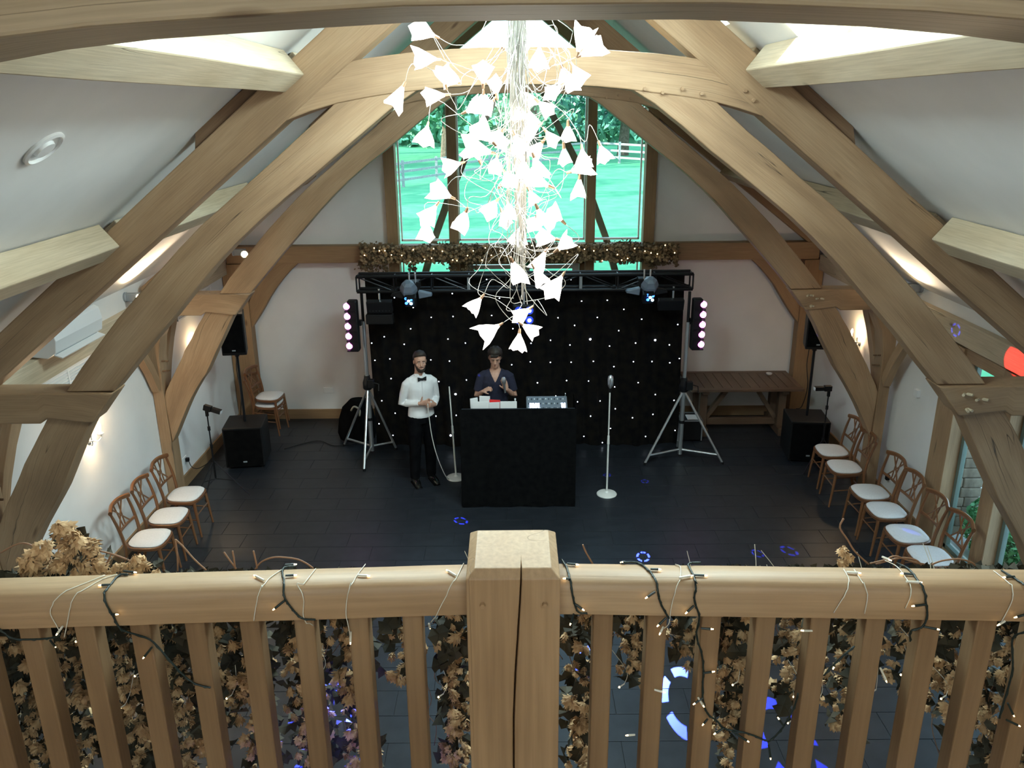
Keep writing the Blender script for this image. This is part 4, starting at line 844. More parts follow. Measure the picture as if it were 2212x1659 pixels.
def boxtruss(x0, x1, y, z, s, label):
    t = thing('lighting_truss', label, 'truss', ((x0+x1)/2, y, z-s))
    for dy in (-s, s):
        for dz in (-s, s): MB().cyl((x0, y+dy, z+dz), (x1, y+dy, z+dz), .022, n=10).build('chord', BLKM, t, smooth=True)
    n = 9; b = MB()
    for i in range(n+1):
        x_ = lerp(x0, x1, i/n)
        for dy in (-s, s):
            b.cyl((x_, y+dy, z-s), (x_, y+dy, z+s), .012, n=6)
            if i < n: xn = lerp(x0, x1, (i+1)/n); b.cyl((x_, y+dy, z-s if i % 2 else z+s), (xn, y+dy, z+s if i % 2 else z-s), .009, n=6)
        for dz in (-s, s): b.cyl((x_, y-s, z+dz), (x_, y+s, z+dz), .009, n=6)
    b.build('lattice', BLKM, t, smooth=True)
    for i in (3, 6): B((lerp(x0, x1, i/n)-.0, y-s-.005, z), (.035, .012, 2*s)).build('joint_plate', GREY, t)
    return t
boxtruss(-2.14, 2.28, 10.72, 2.465, .10, 'black box lighting truss spanning above the star cloth')
MT['star_cloth'].use_backface_culling = False
def liftstand(x, y, legs, label):
    t = thing('lighting_stand', label, 'stand', (x, y, 0), 'winch up lighting stands')
    MB().cyl((x, y, .06), (x, y, 1.15), .032, n=12).build('lower_mast', SILV, t, smooth=True)
    MB().cyl((x, y, 1.05), (x, y, 1.95), .026, n=12).build('upper_mast', SILV, t, smooth=True)
    MB().cyl((x, y, 1.9), (x, y, 2.36), .020, n=12).build('top_mast', BLKM, t, smooth=True)
    MB().lathe([(.05, 0), (.065, .02), (.065, .10), (.045, .16), (.04, .2)], 12, (x, y, .98)).build('collar', BLKM, t, smooth=True)
    w = B((x+.06, y-.05, 1.08), (.09, .08, .12)).build('winch', BLK, t, bevel=.01)
    MB().tube([(x+.10, y-.08, 1.10), (x+.17, y-.09, 1.08), (x+.17, y-.13, 1.0)], .008, 6).build('winch_handle', BLK, w, smooth=True)
    for lx, ly in legs:
        MB().cyl((x, y, 1.0), (lx, ly, .02), .017, n=8).build('leg', SILV, t, smooth=True)
        MB().cyl((x, y, .13), (lerp(x, lx, .87), lerp(y, ly, .87), .13), .016, n=8).build('strut', SILV, t, smooth=True)
        MB().cyl((lx, ly, 0), (lx, ly, .035), .022, n=8).build('rubber_foot', BLK, t, smooth=True)
    MB().cyl((x, y, .52), (x, y, .56), .038, n=12).build('clamp_ring', BLK, t, smooth=True)
liftstand(2.22, 10.50, [(1.70, 10.27), (2.76, 10.27), (2.25, 10.83)], 'silver tripod lighting stand at the right end of the star cloth')
liftstand(-2.10, 10.70, [(-2.56, 11.02), (-2.12, 10.14), (-1.78, 10.86)], 'silver tripod lighting stand at the left end of the star cloth')
PINK = mat('pink_led', (1, .4, 1), .3, emit=(1, .16, .85), es=7); PINKC = mat('pink_led_core', (1, .9, 1), .3, emit=(1, .75, 1), es=14)
def lightbar(x, y, s, label):
    t = thing('light_bar', label, 'stage light', (x, y, 1.60), 'upright light bars')
    B((x, y, 1.925), (.13, .13, .69)).build('housing', BLK, t, bevel=.02)
    for k_ in range(5):
        z = 1.655+k_*.135; p = V((x+s*.065, y-.04, z)); d = V((s*.55, -.83, 0)).normalized()
        l_ = MB().lathe([(.040, 0), (.046, .02), (.040, .05), (.025, .062)], 14, p-d*.02, axis=d).build('lens', PINK, t, smooth=True)
        MB().sph(p+d*.036, (.022, .022, .022), 10, 6).build('lens_core', PINKC, l_, smooth=True)
        B((p.x-s*.04, y+.0, z-.067), (.15, .15, .014)).build('fin', BLKM, t)
    B((x-s*.07, y+.05, 1.95), (.05, .05, .08)).build('clamp', BLKM, t, bevel=.005)
    light('light_bar_lamp', 'POINT', (x+s*.18, y-.14, 1.9), .25, (1, .25, .85), .05)
lightbar(-2.20, 10.56, -1, 'upright black light bar with five pink lamps at left of the star cloth')
lightbar(2.33, 10.50, 1, 'upright black light bar with five pink lamps at right of the star cloth')
MGREY = mat('moving_head_shell', (.16, .20, .26), .35); BLUE = mat('blue_lens', (.1, .2, 1), .2, emit=(.02, .12, 1), es=10); BLUEC = mat('blue_core', (.5, .7, 1), .2, emit=(.3, .65, 1), es=22)
def mover(x, y, z, s, label):
    t = thing('moving_head_light', label, 'stage light', (x, y, z), 'moving head lights')
    B((x, y+.06, z+.02), (.20, .18, .12)).build('base_housing', BLK, t, bevel=.01)
    MB().lathe([(.05, -.12), (.085, -.10), (.115, -.02), (.115, .03), (.085, .10), (.04, .13)], 6, (x+s*-.03, y-.12, z+.0), axis=(0, -.5, .9)).build('head', MGREY, t, bevel=.006)
    for d in (-1, 1):
        MB().prism([(x+d*.09, y-.14, z-.02), (x+d*.26, y-.13, z-.06), (x+d*.27, y-.13, z-.09), (x+d*.10, y-.14, z-.12)], (0, .12, .0)).build('side_wing', MGREY if d == s else BLKM, t, bevel=.008)
    MB().box((x, y-.20, z-.13), (.15, .10, .15), rot=(.4, 0, 0)).build('lens_barrel', BLK, t, bevel=.015)
    for k_, (dx, dz) in enumerate(((0, 0), (-.035, .03), (.035, .02), (.03, -.035), (-.03, -.03))):
        MB().sph((x+dx+s*-.02, y-.262, z-.12+dz), (.019, .008, .017), 8, 6).build('lens', BLUEC if k_ in (0, 3) else BLUE, t, smooth=True)
    MB().tube([(x-.03, y-.02, z+.06), (x-.03, y-.02, z+.20)], .012, 6).build('hook_clamp', SILV, t)
    MB().tube([(x+.05, y-.02, z+.06), (x+.05, y-.02, z+.20)], .012, 6).build('hook_clamp', SILV, t)
mover(-1.41, 10.60, 2.42, 1, 'moving head light glowing blue under the left part of the truss')
mover(1.66, 10.60, 2.44, -1, 'moving head light glowing blue under the right part of the truss')
t = thing('led_matrix_panel', 'dark panel light with rows of small unlit lenses under the left truss end', 'stage light', (-1.85, 10.6, 2.1))
B((-1.85, 10.60, 2.17), (.34, .09, .17), rot=(.25, 0, 0)).build('panel', BLKM, t, bevel=.01); B((-1.86, 10.62, 2.0), (.36, .12, .13)).build('base_housing', BLK, t, bevel=.01)
b = MB()
for r_ in range(3):
    for c_ in range(7): MB().sph((-1.98+c_*.043, 10.548+r_*.012, 2.22-r_*.05), (.010, .006, .010), 8, 5).build('lens', GREY, t)
MB().cyl((-1.85, 10.62, 2.25), (-1.85, 10.62, 2.40), .014, n=8).build('hook_clamp', SILV, t)
t = thing('led_matrix_panel', 'dark panel light with unlit lenses under the right truss end', 'stage light', (2.0, 10.6, 2.1))
B((2.0, 10.60, 2.17), (.34, .09, .15), rot=(.25, 0, 0)).build('panel', BLKM, t, bevel=.01)
for r_ in range(3):
    for c_ in range(7): MB().sph((1.87+c_*.043, 10.548+r_*.012, 2.22-r_*.045), (.007, .005, .007), 6, 4).build('lens', BLKM, t)
MB().cyl((2.03, 10.62, 2.22), (2.03, 10.62, 2.40), .014, n=8).build('hook_clamp', SILV, t)
t = thing('four_lamp_fixture', 'square fixture of four bright white blue lamps at the middle of the star cloth', 'stage light', (.06, 10.6, 1.9))
B((.06, 10.62, 2.04), (.30, .10, .28)).build('housing', BLK, t, bevel=.02)
WB = mat('white_blue_led', (.8, .85, 1), .2, emit=(.62, .74, 1), es=14); BR = mat('blue_rim', (.02, .05, .4), .3, emit=(.03, .06, .6), es=.7)
for dx in (-.07, .07):
    for dz in (-.065, .065):
        l_ = MB().lathe([(.052, 0), (.055, .01), (.05, .02)], 14, (.06+dx, 10.58, 2.04+dz), axis=(0, -1, 0)).build('lamp_ring', BR, t); MB().sph((.06+dx, 10.555, 2.04+dz), (.026, .012, .024), 10, 6).build('lamp', WB, l_, smooth=True)
MB().cyl((.06, 10.62, 2.18), (.06, 10.62, 2.40), .014, n=8).build('hook_clamp', SILV, t)
# ------------------------------------------------ loudspeakers
def pa(x, y, rz, label_s, label_b):
    s = thing('subwoofer', label_b, 'speaker', (x, y, 0), 'black floor bass speakers')
    b = B((0, 0, .315), (.52, .52, .57)).build('cabinet', BLK, s, local=True, bevel=.012); 
    B((0, -.262, .31), (.47, .012, .52)).build('grille', BLKC, s, local=True); B((.0, -.27, .11), (.05, .006, .02)).build('badge', GREY, s, local=True)
    for i in (-1, 1):
        for j in (-1, 1): MB().cyl((i*.2, j*.2, 0), (i*.2, j*.2, .04), .02, n=8).build('foot', BLK, s, local=True)
    for o in kids(s): o.location -= WL[s]*0
    s.rotation_euler.z = rz
    p = thing('speaker_on_pole', label_s, 'speaker', (x, y, .6), 'black speakers on poles')
    MB().tube([(0, 0, 0), (0, 0, .95)], .018, 10).build('pole', BLKM, p, local=True, smooth=True)
    b = MB(); b.prism([(-.16, -.14, .98), (.16, -.14, .98), (.12, .16, .98), (-.12, .16, .98)], (0, 0, .56)); b.build('cabinet', BLK, p, local=True, bevel=.012)
    B((0, -.146, 1.27), (.28, .01, .50)).build('grille', BLKC, p, local=True); B((0, -.152, 1.05), (.045, .004, .018)).build('badge', GREY, p, local=True)
    MB().tube(smoothpts([(-.03, .12, 1.0), (-.05, .10, .7), (-.02, .05, .4), (-.06, .08, .1), (-.10, .2, .02)], 4), .006, 5).build('cable', BLK, p, local=True)
    MB().cyl((0, 0, .93), (0, 0, .99), .03, n=10).build('top_hat', BLKM, p, local=True)
    p.rotation_euler.z = rz
pa(-3.78, 10.50, .12, 'black loudspeaker on a pole beside the stacked chairs at far left', 'black bass speaker cabinet on the floor at the far left wall')
pa(3.95, 10.55, -.10, 'black loudspeaker on a pole beside the wooden table at far right', 'black bass speaker cabinet on the floor at the far right wall')

# ------------------------------------------------ DJ booth and what stands on it
t = thing('dj_booth', 'tall black cloth covered booth front in the middle of the floor', 'booth', (0, 9.3, 0))
b = MB(); vs = []; n = 60
def drape(x0, y0, x1, y1, zt, n, amp, seed):
    rnd = random.Random(seed); vs = []; nz = 8; nx_, ny_ = (y1-y0), -(x1-x0); l = math.hypot(nx_, ny_); nx_ /= l; ny_ /= l
    for j in range(nz+1):
        w = j/nz
        for i in range(n+1):
            u = i/n; a = amp*(1-w*.85)*(math.sin(u*19+seed)+.5*math.sin(u*43+seed*2)); vs.append((lerp(x0, x1, u)+nx_*a, lerp(y0, y1, u)+ny_*a, .008+(zt-.008)*w))
    return MB().add(vs, [(j*(n+1)+i, j*(n+1)+i+1, (j+1)*(n+1)+i+1, (j+1)*(n+1)+i) for j in range(nz) for i in range(n)])
front = drape(-.725, 9.05, .655, 9.05, 1.285, 60, .008, 1)
for d in (drape(-.725, 9.62, -.725, 9.05, 1.285, 24, .008, 3), drape(.655, 9.05, .655, 9.62, 1.285, 24, .008, 5)): front.add(d.v, d.f)
front.build('cloth_cover', BLKC, t, smooth='all')
b = MB(); b.box((-.035, 9.09, .64), (1.34, .03, 1.27)); b.build('front_board', BLK, t)
B((-.035, 9.40, 1.02), (1.32, .52, .03)).build('desk_top', BLK, t)
for x_ in (-.66, .59):
    for y_ in (9.18, 9.6): B((x_, y_, .50), (.04, .04, 1.0)).build('leg', BLK, t)
PAPER = mat('white_card', (.78, .76, .76), .6); RED = mat('red_card', (.75, .03, .03), .5)
bx = thing('record_case', 'open white cases with a red insert standing on the booth before the DJ', 'case', (-.36, 9.3, 1.035))
for (x_, w, h, rz, y_) in ((-.485, .20, .29, 0, 9.20), (-.565, .10, .30, .5, 9.30), (-.15, .20, .29, 0, 9.20), (-.44, .13, .31, -.15, 9.34)):
    B((x_, y_, 1.035+h/2), (w, .012, h), rot=(-.05, 0, rz)).build('panel', PAPER, bx, bevel=.002)
MB().prism([(-.38, 9.22, 1.04), (-.255, 9.22, 1.04), (-.255, 9.22, 1.31), (-.38, 9.22, 1.305)], (0, .01, 0)).build('insert', PAPER, bx)
MB().prism([(-.38, 9.245, 1.2), (-.25, 9.245, 1.2), (-.25, 9.245, 1.325), (-.38, 9.245, 1.335)], (0, .01, 0)).build('insert', RED, bx)
bt = thing('bottle', 'small white bottle at the right of the white cases on the booth', 'bottle', (-.07, 9.25, 1.035)); MB().lathe([(.016, 0), (.017, .02), (.017, .22), (.008, .26), (.008, .29)], 12, (-.07, 9.25, 1.035)).build('body', PAPER, bt, smooth=True); MB().lathe([(.010, 0), (.010, .02)], 10, (-.07, 9.25, 1.325)).build('cap', WHT, bt)
mx = thing('mixing_desk', 'lit mixing desk with glowing white controls on the booth', 'mixer', (.31, 9.3, 1.05))
MB().box((.315, 9.34, 1.20), (.50, .34, .05), rot=(.42, 0, 0)).build('chassis', mat('mixer_metal', (.25, .27, .32), .35, .6), mx, bevel=.01)
MB().box((.315, 9.34, 1.11), (.46, .26, .15)).build('flight_case_base', BLK, mx, bevel=.01)
WG = mat('white_panel_glow', (.8, .85, 1), .3, emit=(.60, .66, 1), es=4)
R_ = Euler((.42, 0, 0)).to_matrix(); 
def onmix(u, v, h=.028): return V((.315, 9.34, 1.20))+R_@V((u, v, h))
for (u, w) in ((-.15, .12), (.20, .05)):
    p = onmix(u, -.03); B(p, (w, .14, .006), rot=(.42, 0, 0)).build('lit_screen', WG, mx)
for i in range(13):
    for j in range(4):
        p = onmix(-.22+i*.035, -.13+j*.08); B(p, (.010, .018, .012), rot=(.42, 0, 0)).build('fader_knob', WHT if (i+j) % 2 else BLKM, mx)
MB().tube(smoothpts([onmix(.22, .14), onmix(.23, .15, .06), onmix(.225, .10, .13)], 4), .004, 6).build('gooseneck_lamp', SILV, mx, smooth=True)
# ------------------------------------------------ microphone stands
def micstand(x, y, h, lean, label, mic):
    t = thing('microphone_stand', label, 'microphone stand', (x, y, 0), 'white microphone stands')
    MB().lathe([(.125, 0), (.128, .008), (.120, .018), (.03, .032), (.016, .05)], 32, (x, y, 0)).build('round_base', WHTM, t, smooth=True)
    MB().cyl((x, y, .03), (x+lean*.5, y, h*.52), .0115, n=10).build('lower_tube', WHTM, t, smooth=True)
    MB().cyl((x+lean*.48, y, h*.50), (x+lean*.56, y, h*.58), .017, .014, 12).build('clutch', WHTM, t, smooth=True)
    MB().cyl((x+lean*.5, y, h*.52), (x+lean, y, h), .009, n=10).build('upper_tube', WHTM, t, smooth=True)
    if mic:
        c = MB().cyl((x+lean, y, h-.01), (x+lean, y-.02, h+.07), .012, .016, 10).build('clip', BLK, t, smooth=True)
        MB().lathe([(.013, 0), (.03, .03), (.036, .06), (.036, .12), (.030, .15), (.012, .165)], 14, (x+lean, y-.03, h+.05)).build('microphone', SILV, t, smooth=True)
micstand(1.08, 9.38, 1.38, 0, 'white microphone stand holding a silver microphone right of the booth', True)
micstand(-.86, 9.90, 1.28, -.05, 'bare white microphone stand beside the man in the bow tie', False)
# ------------------------------------------------ people
def bake(o, voxel, sm=2):
    r = o.modifiers.new('r', 'REMESH'); r.mode = 'VOXEL'; r.voxel_size = voxel; r.use_smooth_shade = True
    s = o.modifiers.new('s', 'SMOOTH'); s.factor = .5; s.iterations = sm
    bpy.context.view_layer.update(); dg = bpy.context.evaluated_depsgraph_get()
    me = bpy.data.meshes.new_from_object(o.evaluated_get(dg)); m_ = list(o.data.materials)
    o.modifiers.clear(); o.data = me
    me.materials.clear()
    for x_ in m_: me.materials.append(x_)
    me.polygons.foreach_set('use_smooth', [True]*len(me.polygons)); return o
def loft(b, rings, n=20):
    """rings: (cx, cy, cz, rx, ry)"""
    vs = []
    for cx_, cy_, cz, rx, ry in rings:
        for k_ in range(n): a = 2*PI*k_/n; vs.append((cx_+rx*math.cos(a), cy_+ry*math.sin(a), cz))
    L = len(rings); fs = [(i*n+k_, i*n+(k_+1) % n, (i+1)*n+(k_+1) % n, (i+1)*n+k_) for i in range(L-1) for k_ in range(n)]+[tuple(range(n))[::-1], tuple((L-1)*n+k_ for k_ in range(n))]
    return b.add(vs, fs)
def hand(b, w, d, nrm, curl, thumb=1, thumb_up=False, s=1.0):
    """palm and five fingers; d forward, nrm out of the palm"""
    w, d, nrm = V(w), V(d).normalized(), V(nrm); nrm = (nrm-d*nrm.dot(d)).normalized(); a = d.cross(nrm)
    b.tube([w-d*.02, w+d*.02, w+d*.055, w+d*.088], [.020, .036, .040, .034], 10, ry=[.018, .016, .014, .012], upv=nrm)
    b.box(w+d*.05, (.001, .001, .001))
    for i, L in enumerate((.070, .080, .074, .058)):
        o = w+d*.085+a*(.030-.020*i)*thumb; p = [o-d*.02, o]; dd = V(d); c = curl*(1+.08*i)
        for seg, ll in enumerate((.45, .32, .23)):
            dd = (dd*math.cos(c)+nrm*math.sin(c)).normalized() if seg == 0 else (M.Rotation(-c if True else c, 3, a*1.0)@dd)
            q = p[-1]+dd*L*ll*s; p.append(q)
        b.tube(p, [.009, .009, .0088, .0082, .0068], 8)
    tb = w+d*.02+a*.032*thumb; u_ = (a*thumb*.6+d*.7+nrm*.3) if not thumb_up else (a*thumb*.9+d*.35)
    u_.normalize(); p1 = tb+u_*.038; v_ = (u_+(d*.4+nrm*.3 if not thumb_up else d*.2)).normalized(); b.tube([tb-u_*.015, tb, p1, p1+v_*.028], [.012, .012, .010, .008], 8)
def head(b, c, tilt=0):
    """skull with jaw, brow, nose and ears; faces -Y"""
    R = Euler((tilt, 0, 0)).to_matrix(); c = V(c); P_ = lambda v: c+R@V(v)
    n = 20; vs = []
    prof = [(-.118, .026, .030, -.052), (-.108, .040, .042, -.045), (-.090, .050, .060, -.034), (-.065, .058, .075, -.018), (-.035, .066, .086, -.006), (0, .072, .092, .0), (.03, .0755, .095, .002), (.06, .075, .093, .004), (.085, .066, .080, .006), (.105, .047, .057, .008), (.118, .018, .022, .008)]
    for z, rx, ry, oy in prof:
        for k_ in range(n): a = 2*PI*k_/n; vs.append(P_((rx*math.cos(a), ry*math.sin(a)+oy, z)))
    L = len(prof); b.add(vs, [(i*n+k_, i*n+(k_+1) % n, (i+1)*n+(k_+1) % n, (i+1)*n+k_) for i in range(L-1) for k_ in range(n)]+[tuple(range(n))[::-1], tuple((L-1)*n+k_ for k_ in range(n))])
    b.tube([P_((0, -.086, .018)), P_((0, -.098, -.008)), P_((0, -.108, -.026)), P_((0, -.092, -.036))], [.008, .010, .013, .009], 8)
    b.sph(P_((0, -.084, -.058)), (.024, .012, .010), 10, 6); b.sph(P_((0, -.078, -.098)), (.020, .016, .016), 10, 6)
    for s in (-1, 1):
        b.sph(P_((s*.030, -.082, .030)), (.020, .010, .007), 8, 6); b.sph(P_((s*.076, .004, .0)), (.010, .018, .030), 8, 6); b.sph(P_((s*.042, -.062, -.024)), (.022, .020, .020), 8, 6)
    return P_
NAVY = noisy('navy_shirt', (.010, .011, .028), (.016, .017, .04), 20, .9, .3, .004); WSH = noisy('white_shirt', (.70, .69, .70), (.80, .79, .80), 7, .8, .5, .02)
TRS = noisy('black_trousers', (.003, .003, .004), (.007, .007, .008), 12, 1, .3, spec=.03); SHOE = mat('patent_shoe', (.006, .006, .006), .12)
LIP = mat('lips', (.42, .16, .13), .5); EYEW = mat('eye_white', (.75, .72, .70), .3); IRIS = mat('iris', (.03, .02, .015), .2); BROW = mat('brow_hair', (.03, .018, .012), .8)
def person(label, loc, rz, A, shirt, vneck, tilt, turn, beard, sleeve_full, hc, hair, hands):
    t = thing('person', label, 'person', (0, 0, 0))
    b = MB()
    loft(b, [(0, .0, .86, .150, .105), (0, 0, .95, .152, .10), (0, 0, 1.05, .138, .094), (0, 0, 1.18, .150, .104), (0, 0, 1.32, .168, .112), (0, .005, 1.40, .150, .092), (0, .01, 1.45, .095, .070), (0, .008, 1.49, .062, .06), (0, .0, 1.54, .055, .056), (0, -.004, 1.62, .054, .058)])
    sleeves = MB()
    for s, (sh, el, wr, hd, hn, cu, tu) in zip((-1, 1), hands):
        sh, el, wr = V(sh), V(el), V(wr)
        b.tube([V((s*.09, .005, 1.39)), sh, sh.lerp(el, .5), el, el.lerp(wr, .35), wr], [.055, .046, .042, .036, .036, .024], 12)
        hand(b, wr, hd, hn, cu, thumb=tu[0], thumb_up=tu[1])
        k_ = wr if sleeve_full else sh.lerp(el, .72)
        if sleeve_full: sleeves.tube([V((s*.07, .005, 1.425)), V((s*.13, .0, 1.408)), sh+V((0, 0, -.01)), sh.lerp(el, .5), el, el.lerp(wr, .3), el.lerp(wr, .8), el.lerp(wr, .93)], [.05, .060, .060, .055, .047, .046, .036, .034], 14)
        else: sleeves.tube([V((s*.07, .005, 1.42)), V((s*.14, .0, 1.405)), sh+V((0, 0, -.008)), sh.lerp(el, .4), k_], [.05, .060, .062, .060, .060], 14)
    for s in (-1, 1):
        b.tube([(s*.08, 0, .92), (s*.095, -.01, .70), (s*.10, -.015, .50), (s*.105, .01, .30), (s*.11, .03, .08)], [.092, .075, .055, .050, .036], 12)
        b.tube([(s*.11, .045, .05), (s*.115, -.04, .045), (s*.125, -.14, .035)], [.035, .04, .03], 10)
    if sleeve_full is None: pass
    hb = MB(); P_ = head(hb, (0, 0, 0), tilt)
    Rt = Euler((0, 0, turn)).to_matrix(); hc = V(hc)
    b.add([hc+Rt@v for v in hb.v], hb.f)
    body = b.build('body', SKIN, t, local=True); bake(body, .0062, 1)
    HP = lambda v: hc+Rt@P_(v)
    # clothes
    b = loft(MB(), [(0, 0, .90, .163, .115), (0, -.003, .96, .172, .122), (0, 0, 1.06, .160, .112), (0, 0, 1.18, .168, .120), (0, 0, 1.32, .180, .127), (0, .005, 1.41, .178, .112), (0, .01, 1.458, .124, .092), (0, .008, 1.482, .076, .074)], 24); b.add(sleeves.v, sleeves.f)
    sh_ = b.build('shirt', shirt, t, local=True); bake(sh_, .0055 if vneck else .008, 2)
    if vneck:
        bm = bmesh.new(); bm.from_mesh(sh_.data)
        dl = [v for v in bm.verts if v.co.y < .04 and v.co.z > 1.34+abs(v.co.x)*2.0 and abs(v.co.x) < .075]; bmesh.ops.delete(bm, geom=dl, context='VERTS'); bm.to_mesh(sh_.data); bm.free()
    else:
        for s in (-1, 1): MB().prism([(s*.004, -.085, 1.462), (s*.058, -.074, 1.455), (s*.072, -.01, 1.50), (s*.030, -.062, 1.512)], (0, .012, .004)).build('collar', shirt, t, local=True, bevel=.003)
        MB().tube([(0, -.128, 1.10), (0, -.130, 1.30), (0, -.112, 1.42)], .006, 6, ry=.010).build('button_placket', shirt, t, local=True)
        bw = MB()
        for s in (-1, 1): bw.prism([(0, -.112, 1.462), (s*.030, -.116, 1.478), (s*.056, -.116, 1.487), (s*.054, -.116, 1.43), (s*.028, -.116, 1.440), (0, -.112, 1.448)][::s], (0, .016, 0))
        bw.box((0, -.108, 1.455), (.022, .024, .026)); bw.build('bow_tie', mat('black_satin', (.006, .006, .007), .4), t, local=True, bevel=.003)
    b = MB()
    for s in (-1, 1): b.tube([(s*.075, 0, .93), (s*.098, -.01, .72), (s*.102, -.016, .50), (s*.108, .012, .30), (s*.112, .03, .075)], [.112, .098, .078, .072, .062], 14)
    loft(b, [(0, 0, .86, .168, .122), (0, 0, .93, .172, .124), (0, 0, .975, .166, .119)], 20)
    tr = b.build('trousers', TRS, t, local=True); bake(tr, .012, 2)
    for s in (-1, 1):
        b = MB(); b.tube([(s*.112, .075, .045), (s*.114, .0, .055), (s*.12, -.09, .045), (s*.128, -.165, .030), (s*.130, -.195, .022)], [.042, .048, .048, .038, .018], 12, ry=[.04, .05, .042, .028, .014], upv=(0, 0, 1))
        b.box((s*.12, -.05, .006), (.085, .25, .012)); b.build('shoe', SHOE, t, local=True, smooth=True)
    # hair
    b = MB(); vs = []; n = 20
    hh_ = 0 if hair == 'short' else .008
    prof = [(-.03, .079, .094, .014), (.03, .083+hh_, .103, .010), (.065, .084+hh_*1.4, .106, .006), (.100, .076+hh_*1.6, .098, .002), (.126+hh_, .056+hh_, .074, -.004), (.142+hh_*1.3, .024, .034, -.004)]
    rows_ = [[V((rx*math.cos(2*PI*k_/n), ry*math.sin(2*PI*k_/n)+oy, z)) for k_ in range(n)] for z, rx, ry, oy in prof]
    for ri, rw in enumerate(rows_):
        for k_, v in enumerate(rw):
            fr = -v.y/.1
            lim = .070 if hair == 'short' else .066+.008*math.sin(v.x*60)
            if v.y < -.02 and v.z < lim: v = V((v.x*.96, max(v.y*.6, -.05), lim*.9 if abs(v.x) > .05 else lim))
            if ri > 1: v = v*(1+.05*math.sin(k_*2.7+ri*1.3)*(1 if hair != 'short' else .5))
            vs.append(HP(v))
    L = len(prof); b.add(vs, [(i*n+k_, i*n+(k_+1) % n, (i+1)*n+(k_+1) % n, (i+1)*n+k_) for i in range(L-1) for k_ in range(n)]+[tuple((L-1)*n+k_ for k_ in range(n))])
    if hair != 'short': 
        for i in range(7): b.tube([HP((-.05+i*.016, -.078, .095)), HP((-.055+i*.013, -.093, .078)), HP((-.060+i*.012, -.095, .060))], [.010, .009, .003], 6)
    b.build('hair', HAIR, t, local=True, smooth='all')
    for s in (-1, 1):
        e = MB().sph(HP((s*.030, -.083, .008)), (.0115, .007, .0036 if not tilt else .0025), 10, 6).build('eye', EYEW if not tilt else SKIN, t, local=True, smooth='all')
        if not tilt: MB().sph(HP((s*.030, -.0905, .008)), (.0046, .003, .0042), 8, 6).build('iris', IRIS, e, local=True)
        else: MB().tube([HP((s*.018, -.092, .004)), HP((s*.030, -.094, .001)), HP((s*.042, -.088, .004))], .002, 5).build('eyelash', BROW, t, local=True)
        MB().tube([HP((s*.013, -.093, .026)), HP((s*.030, -.095, .0285)), HP((s*.046, -.084, .024))], [.004, .005, .003], 6).build('eyebrow', BROW, t, local=True)
    MB().tube([HP((-.026, -.084, -.050)), HP((0, -.096, -.060)), HP((.026, -.084, -.050))], [.002, .0048, .002], 8).build('mouth', LIP, t, local=True, smooth='all')
    if beard:
        b = MB(); vs = []; n = 22; rowsb = [(-.126, .022, .026, -.052), (-.112, .044, .046, -.045), (-.092, .0545, .065, -.034), (-.066, .0625, .079, -.018), (-.034, .070, .089, -.006), (-.004, .0755, .093, -.002)]
        for z, rx, ry, oy in rowsb:
            for k_ in range(n+1):
                a = PI+PI*k_/n; lift = .012 if z > -.08 and .25 < k_/n < .75 else 0
                zz = z if z < -.08 else (lerp(-.075, z, min(1, abs(k_/n-.5)*2.6)**2)); vs.append(HP((rx*math.cos(a), ry*math.sin(a)+oy, zz)))
        m_ = n+1; b.add(vs, [(i*m_+k_, i*m_+k_+1, (i+1)*m_+k_+1, (i+1)*m_+k_) for i in range(5) for k_ in range(n)])
        b.tube([HP((-.028, -.084, -.056)), HP((-.012, -.099, -.047)), HP((.012, -.099, -.047)), HP((.028, -.084, -.056))], [.002, .003, .003, .002], 6)
        b.build('beard', BROW, t, local=True, smooth='all')
    t.location = loc; t.rotation_euler.z = rz; WL[t] = V(loc); return t
# (shoulder, elbow, wrist, hand dir, palm normal, curl, (thumb side, thumb up))
p1 = person('bearded man in white shirt, black bow tie and black trousers standing by the booth', (-1.27, 9.78, 0), .42, None, WSH, False, 0, -.12, True, True, (.01, -.02, 1.66), 'short',
    [((-.175, .0, 1.385), (-.235, .05, 1.12), (-.055, -.165, 1.16), (.8, -.35, .15), (.1, .9, .1), 1.15, (1, True)), ((.175, .0, 1.385), (.225, .05, 1.13), (.13, -.17, 1.12), (-.75, -.35, .1), (0, .9, .2), 1.25, (-1, False))])
p2 = person('dark haired man in navy V-neck T-shirt standing behind the booth with a microphone', (-.32, 10.0, 0), 0, None, NAVY, True, .32, .05, False, False, (0, -.035, 1.645), 'fringe',
    [((-.178, .0, 1.39), (-.245, -.02, 1.12), (-.150, -.20, 1.25), (.55, -.2, .35), (.5, .4, -.8), 1.3, (-1, False)), ((.178, .0, 1.39), (.245, -.02, 1.12), (.14, -.20, 1.28), (-.25, -.1, .95), (-.3, .95, .1), 1.05, (1, False))])
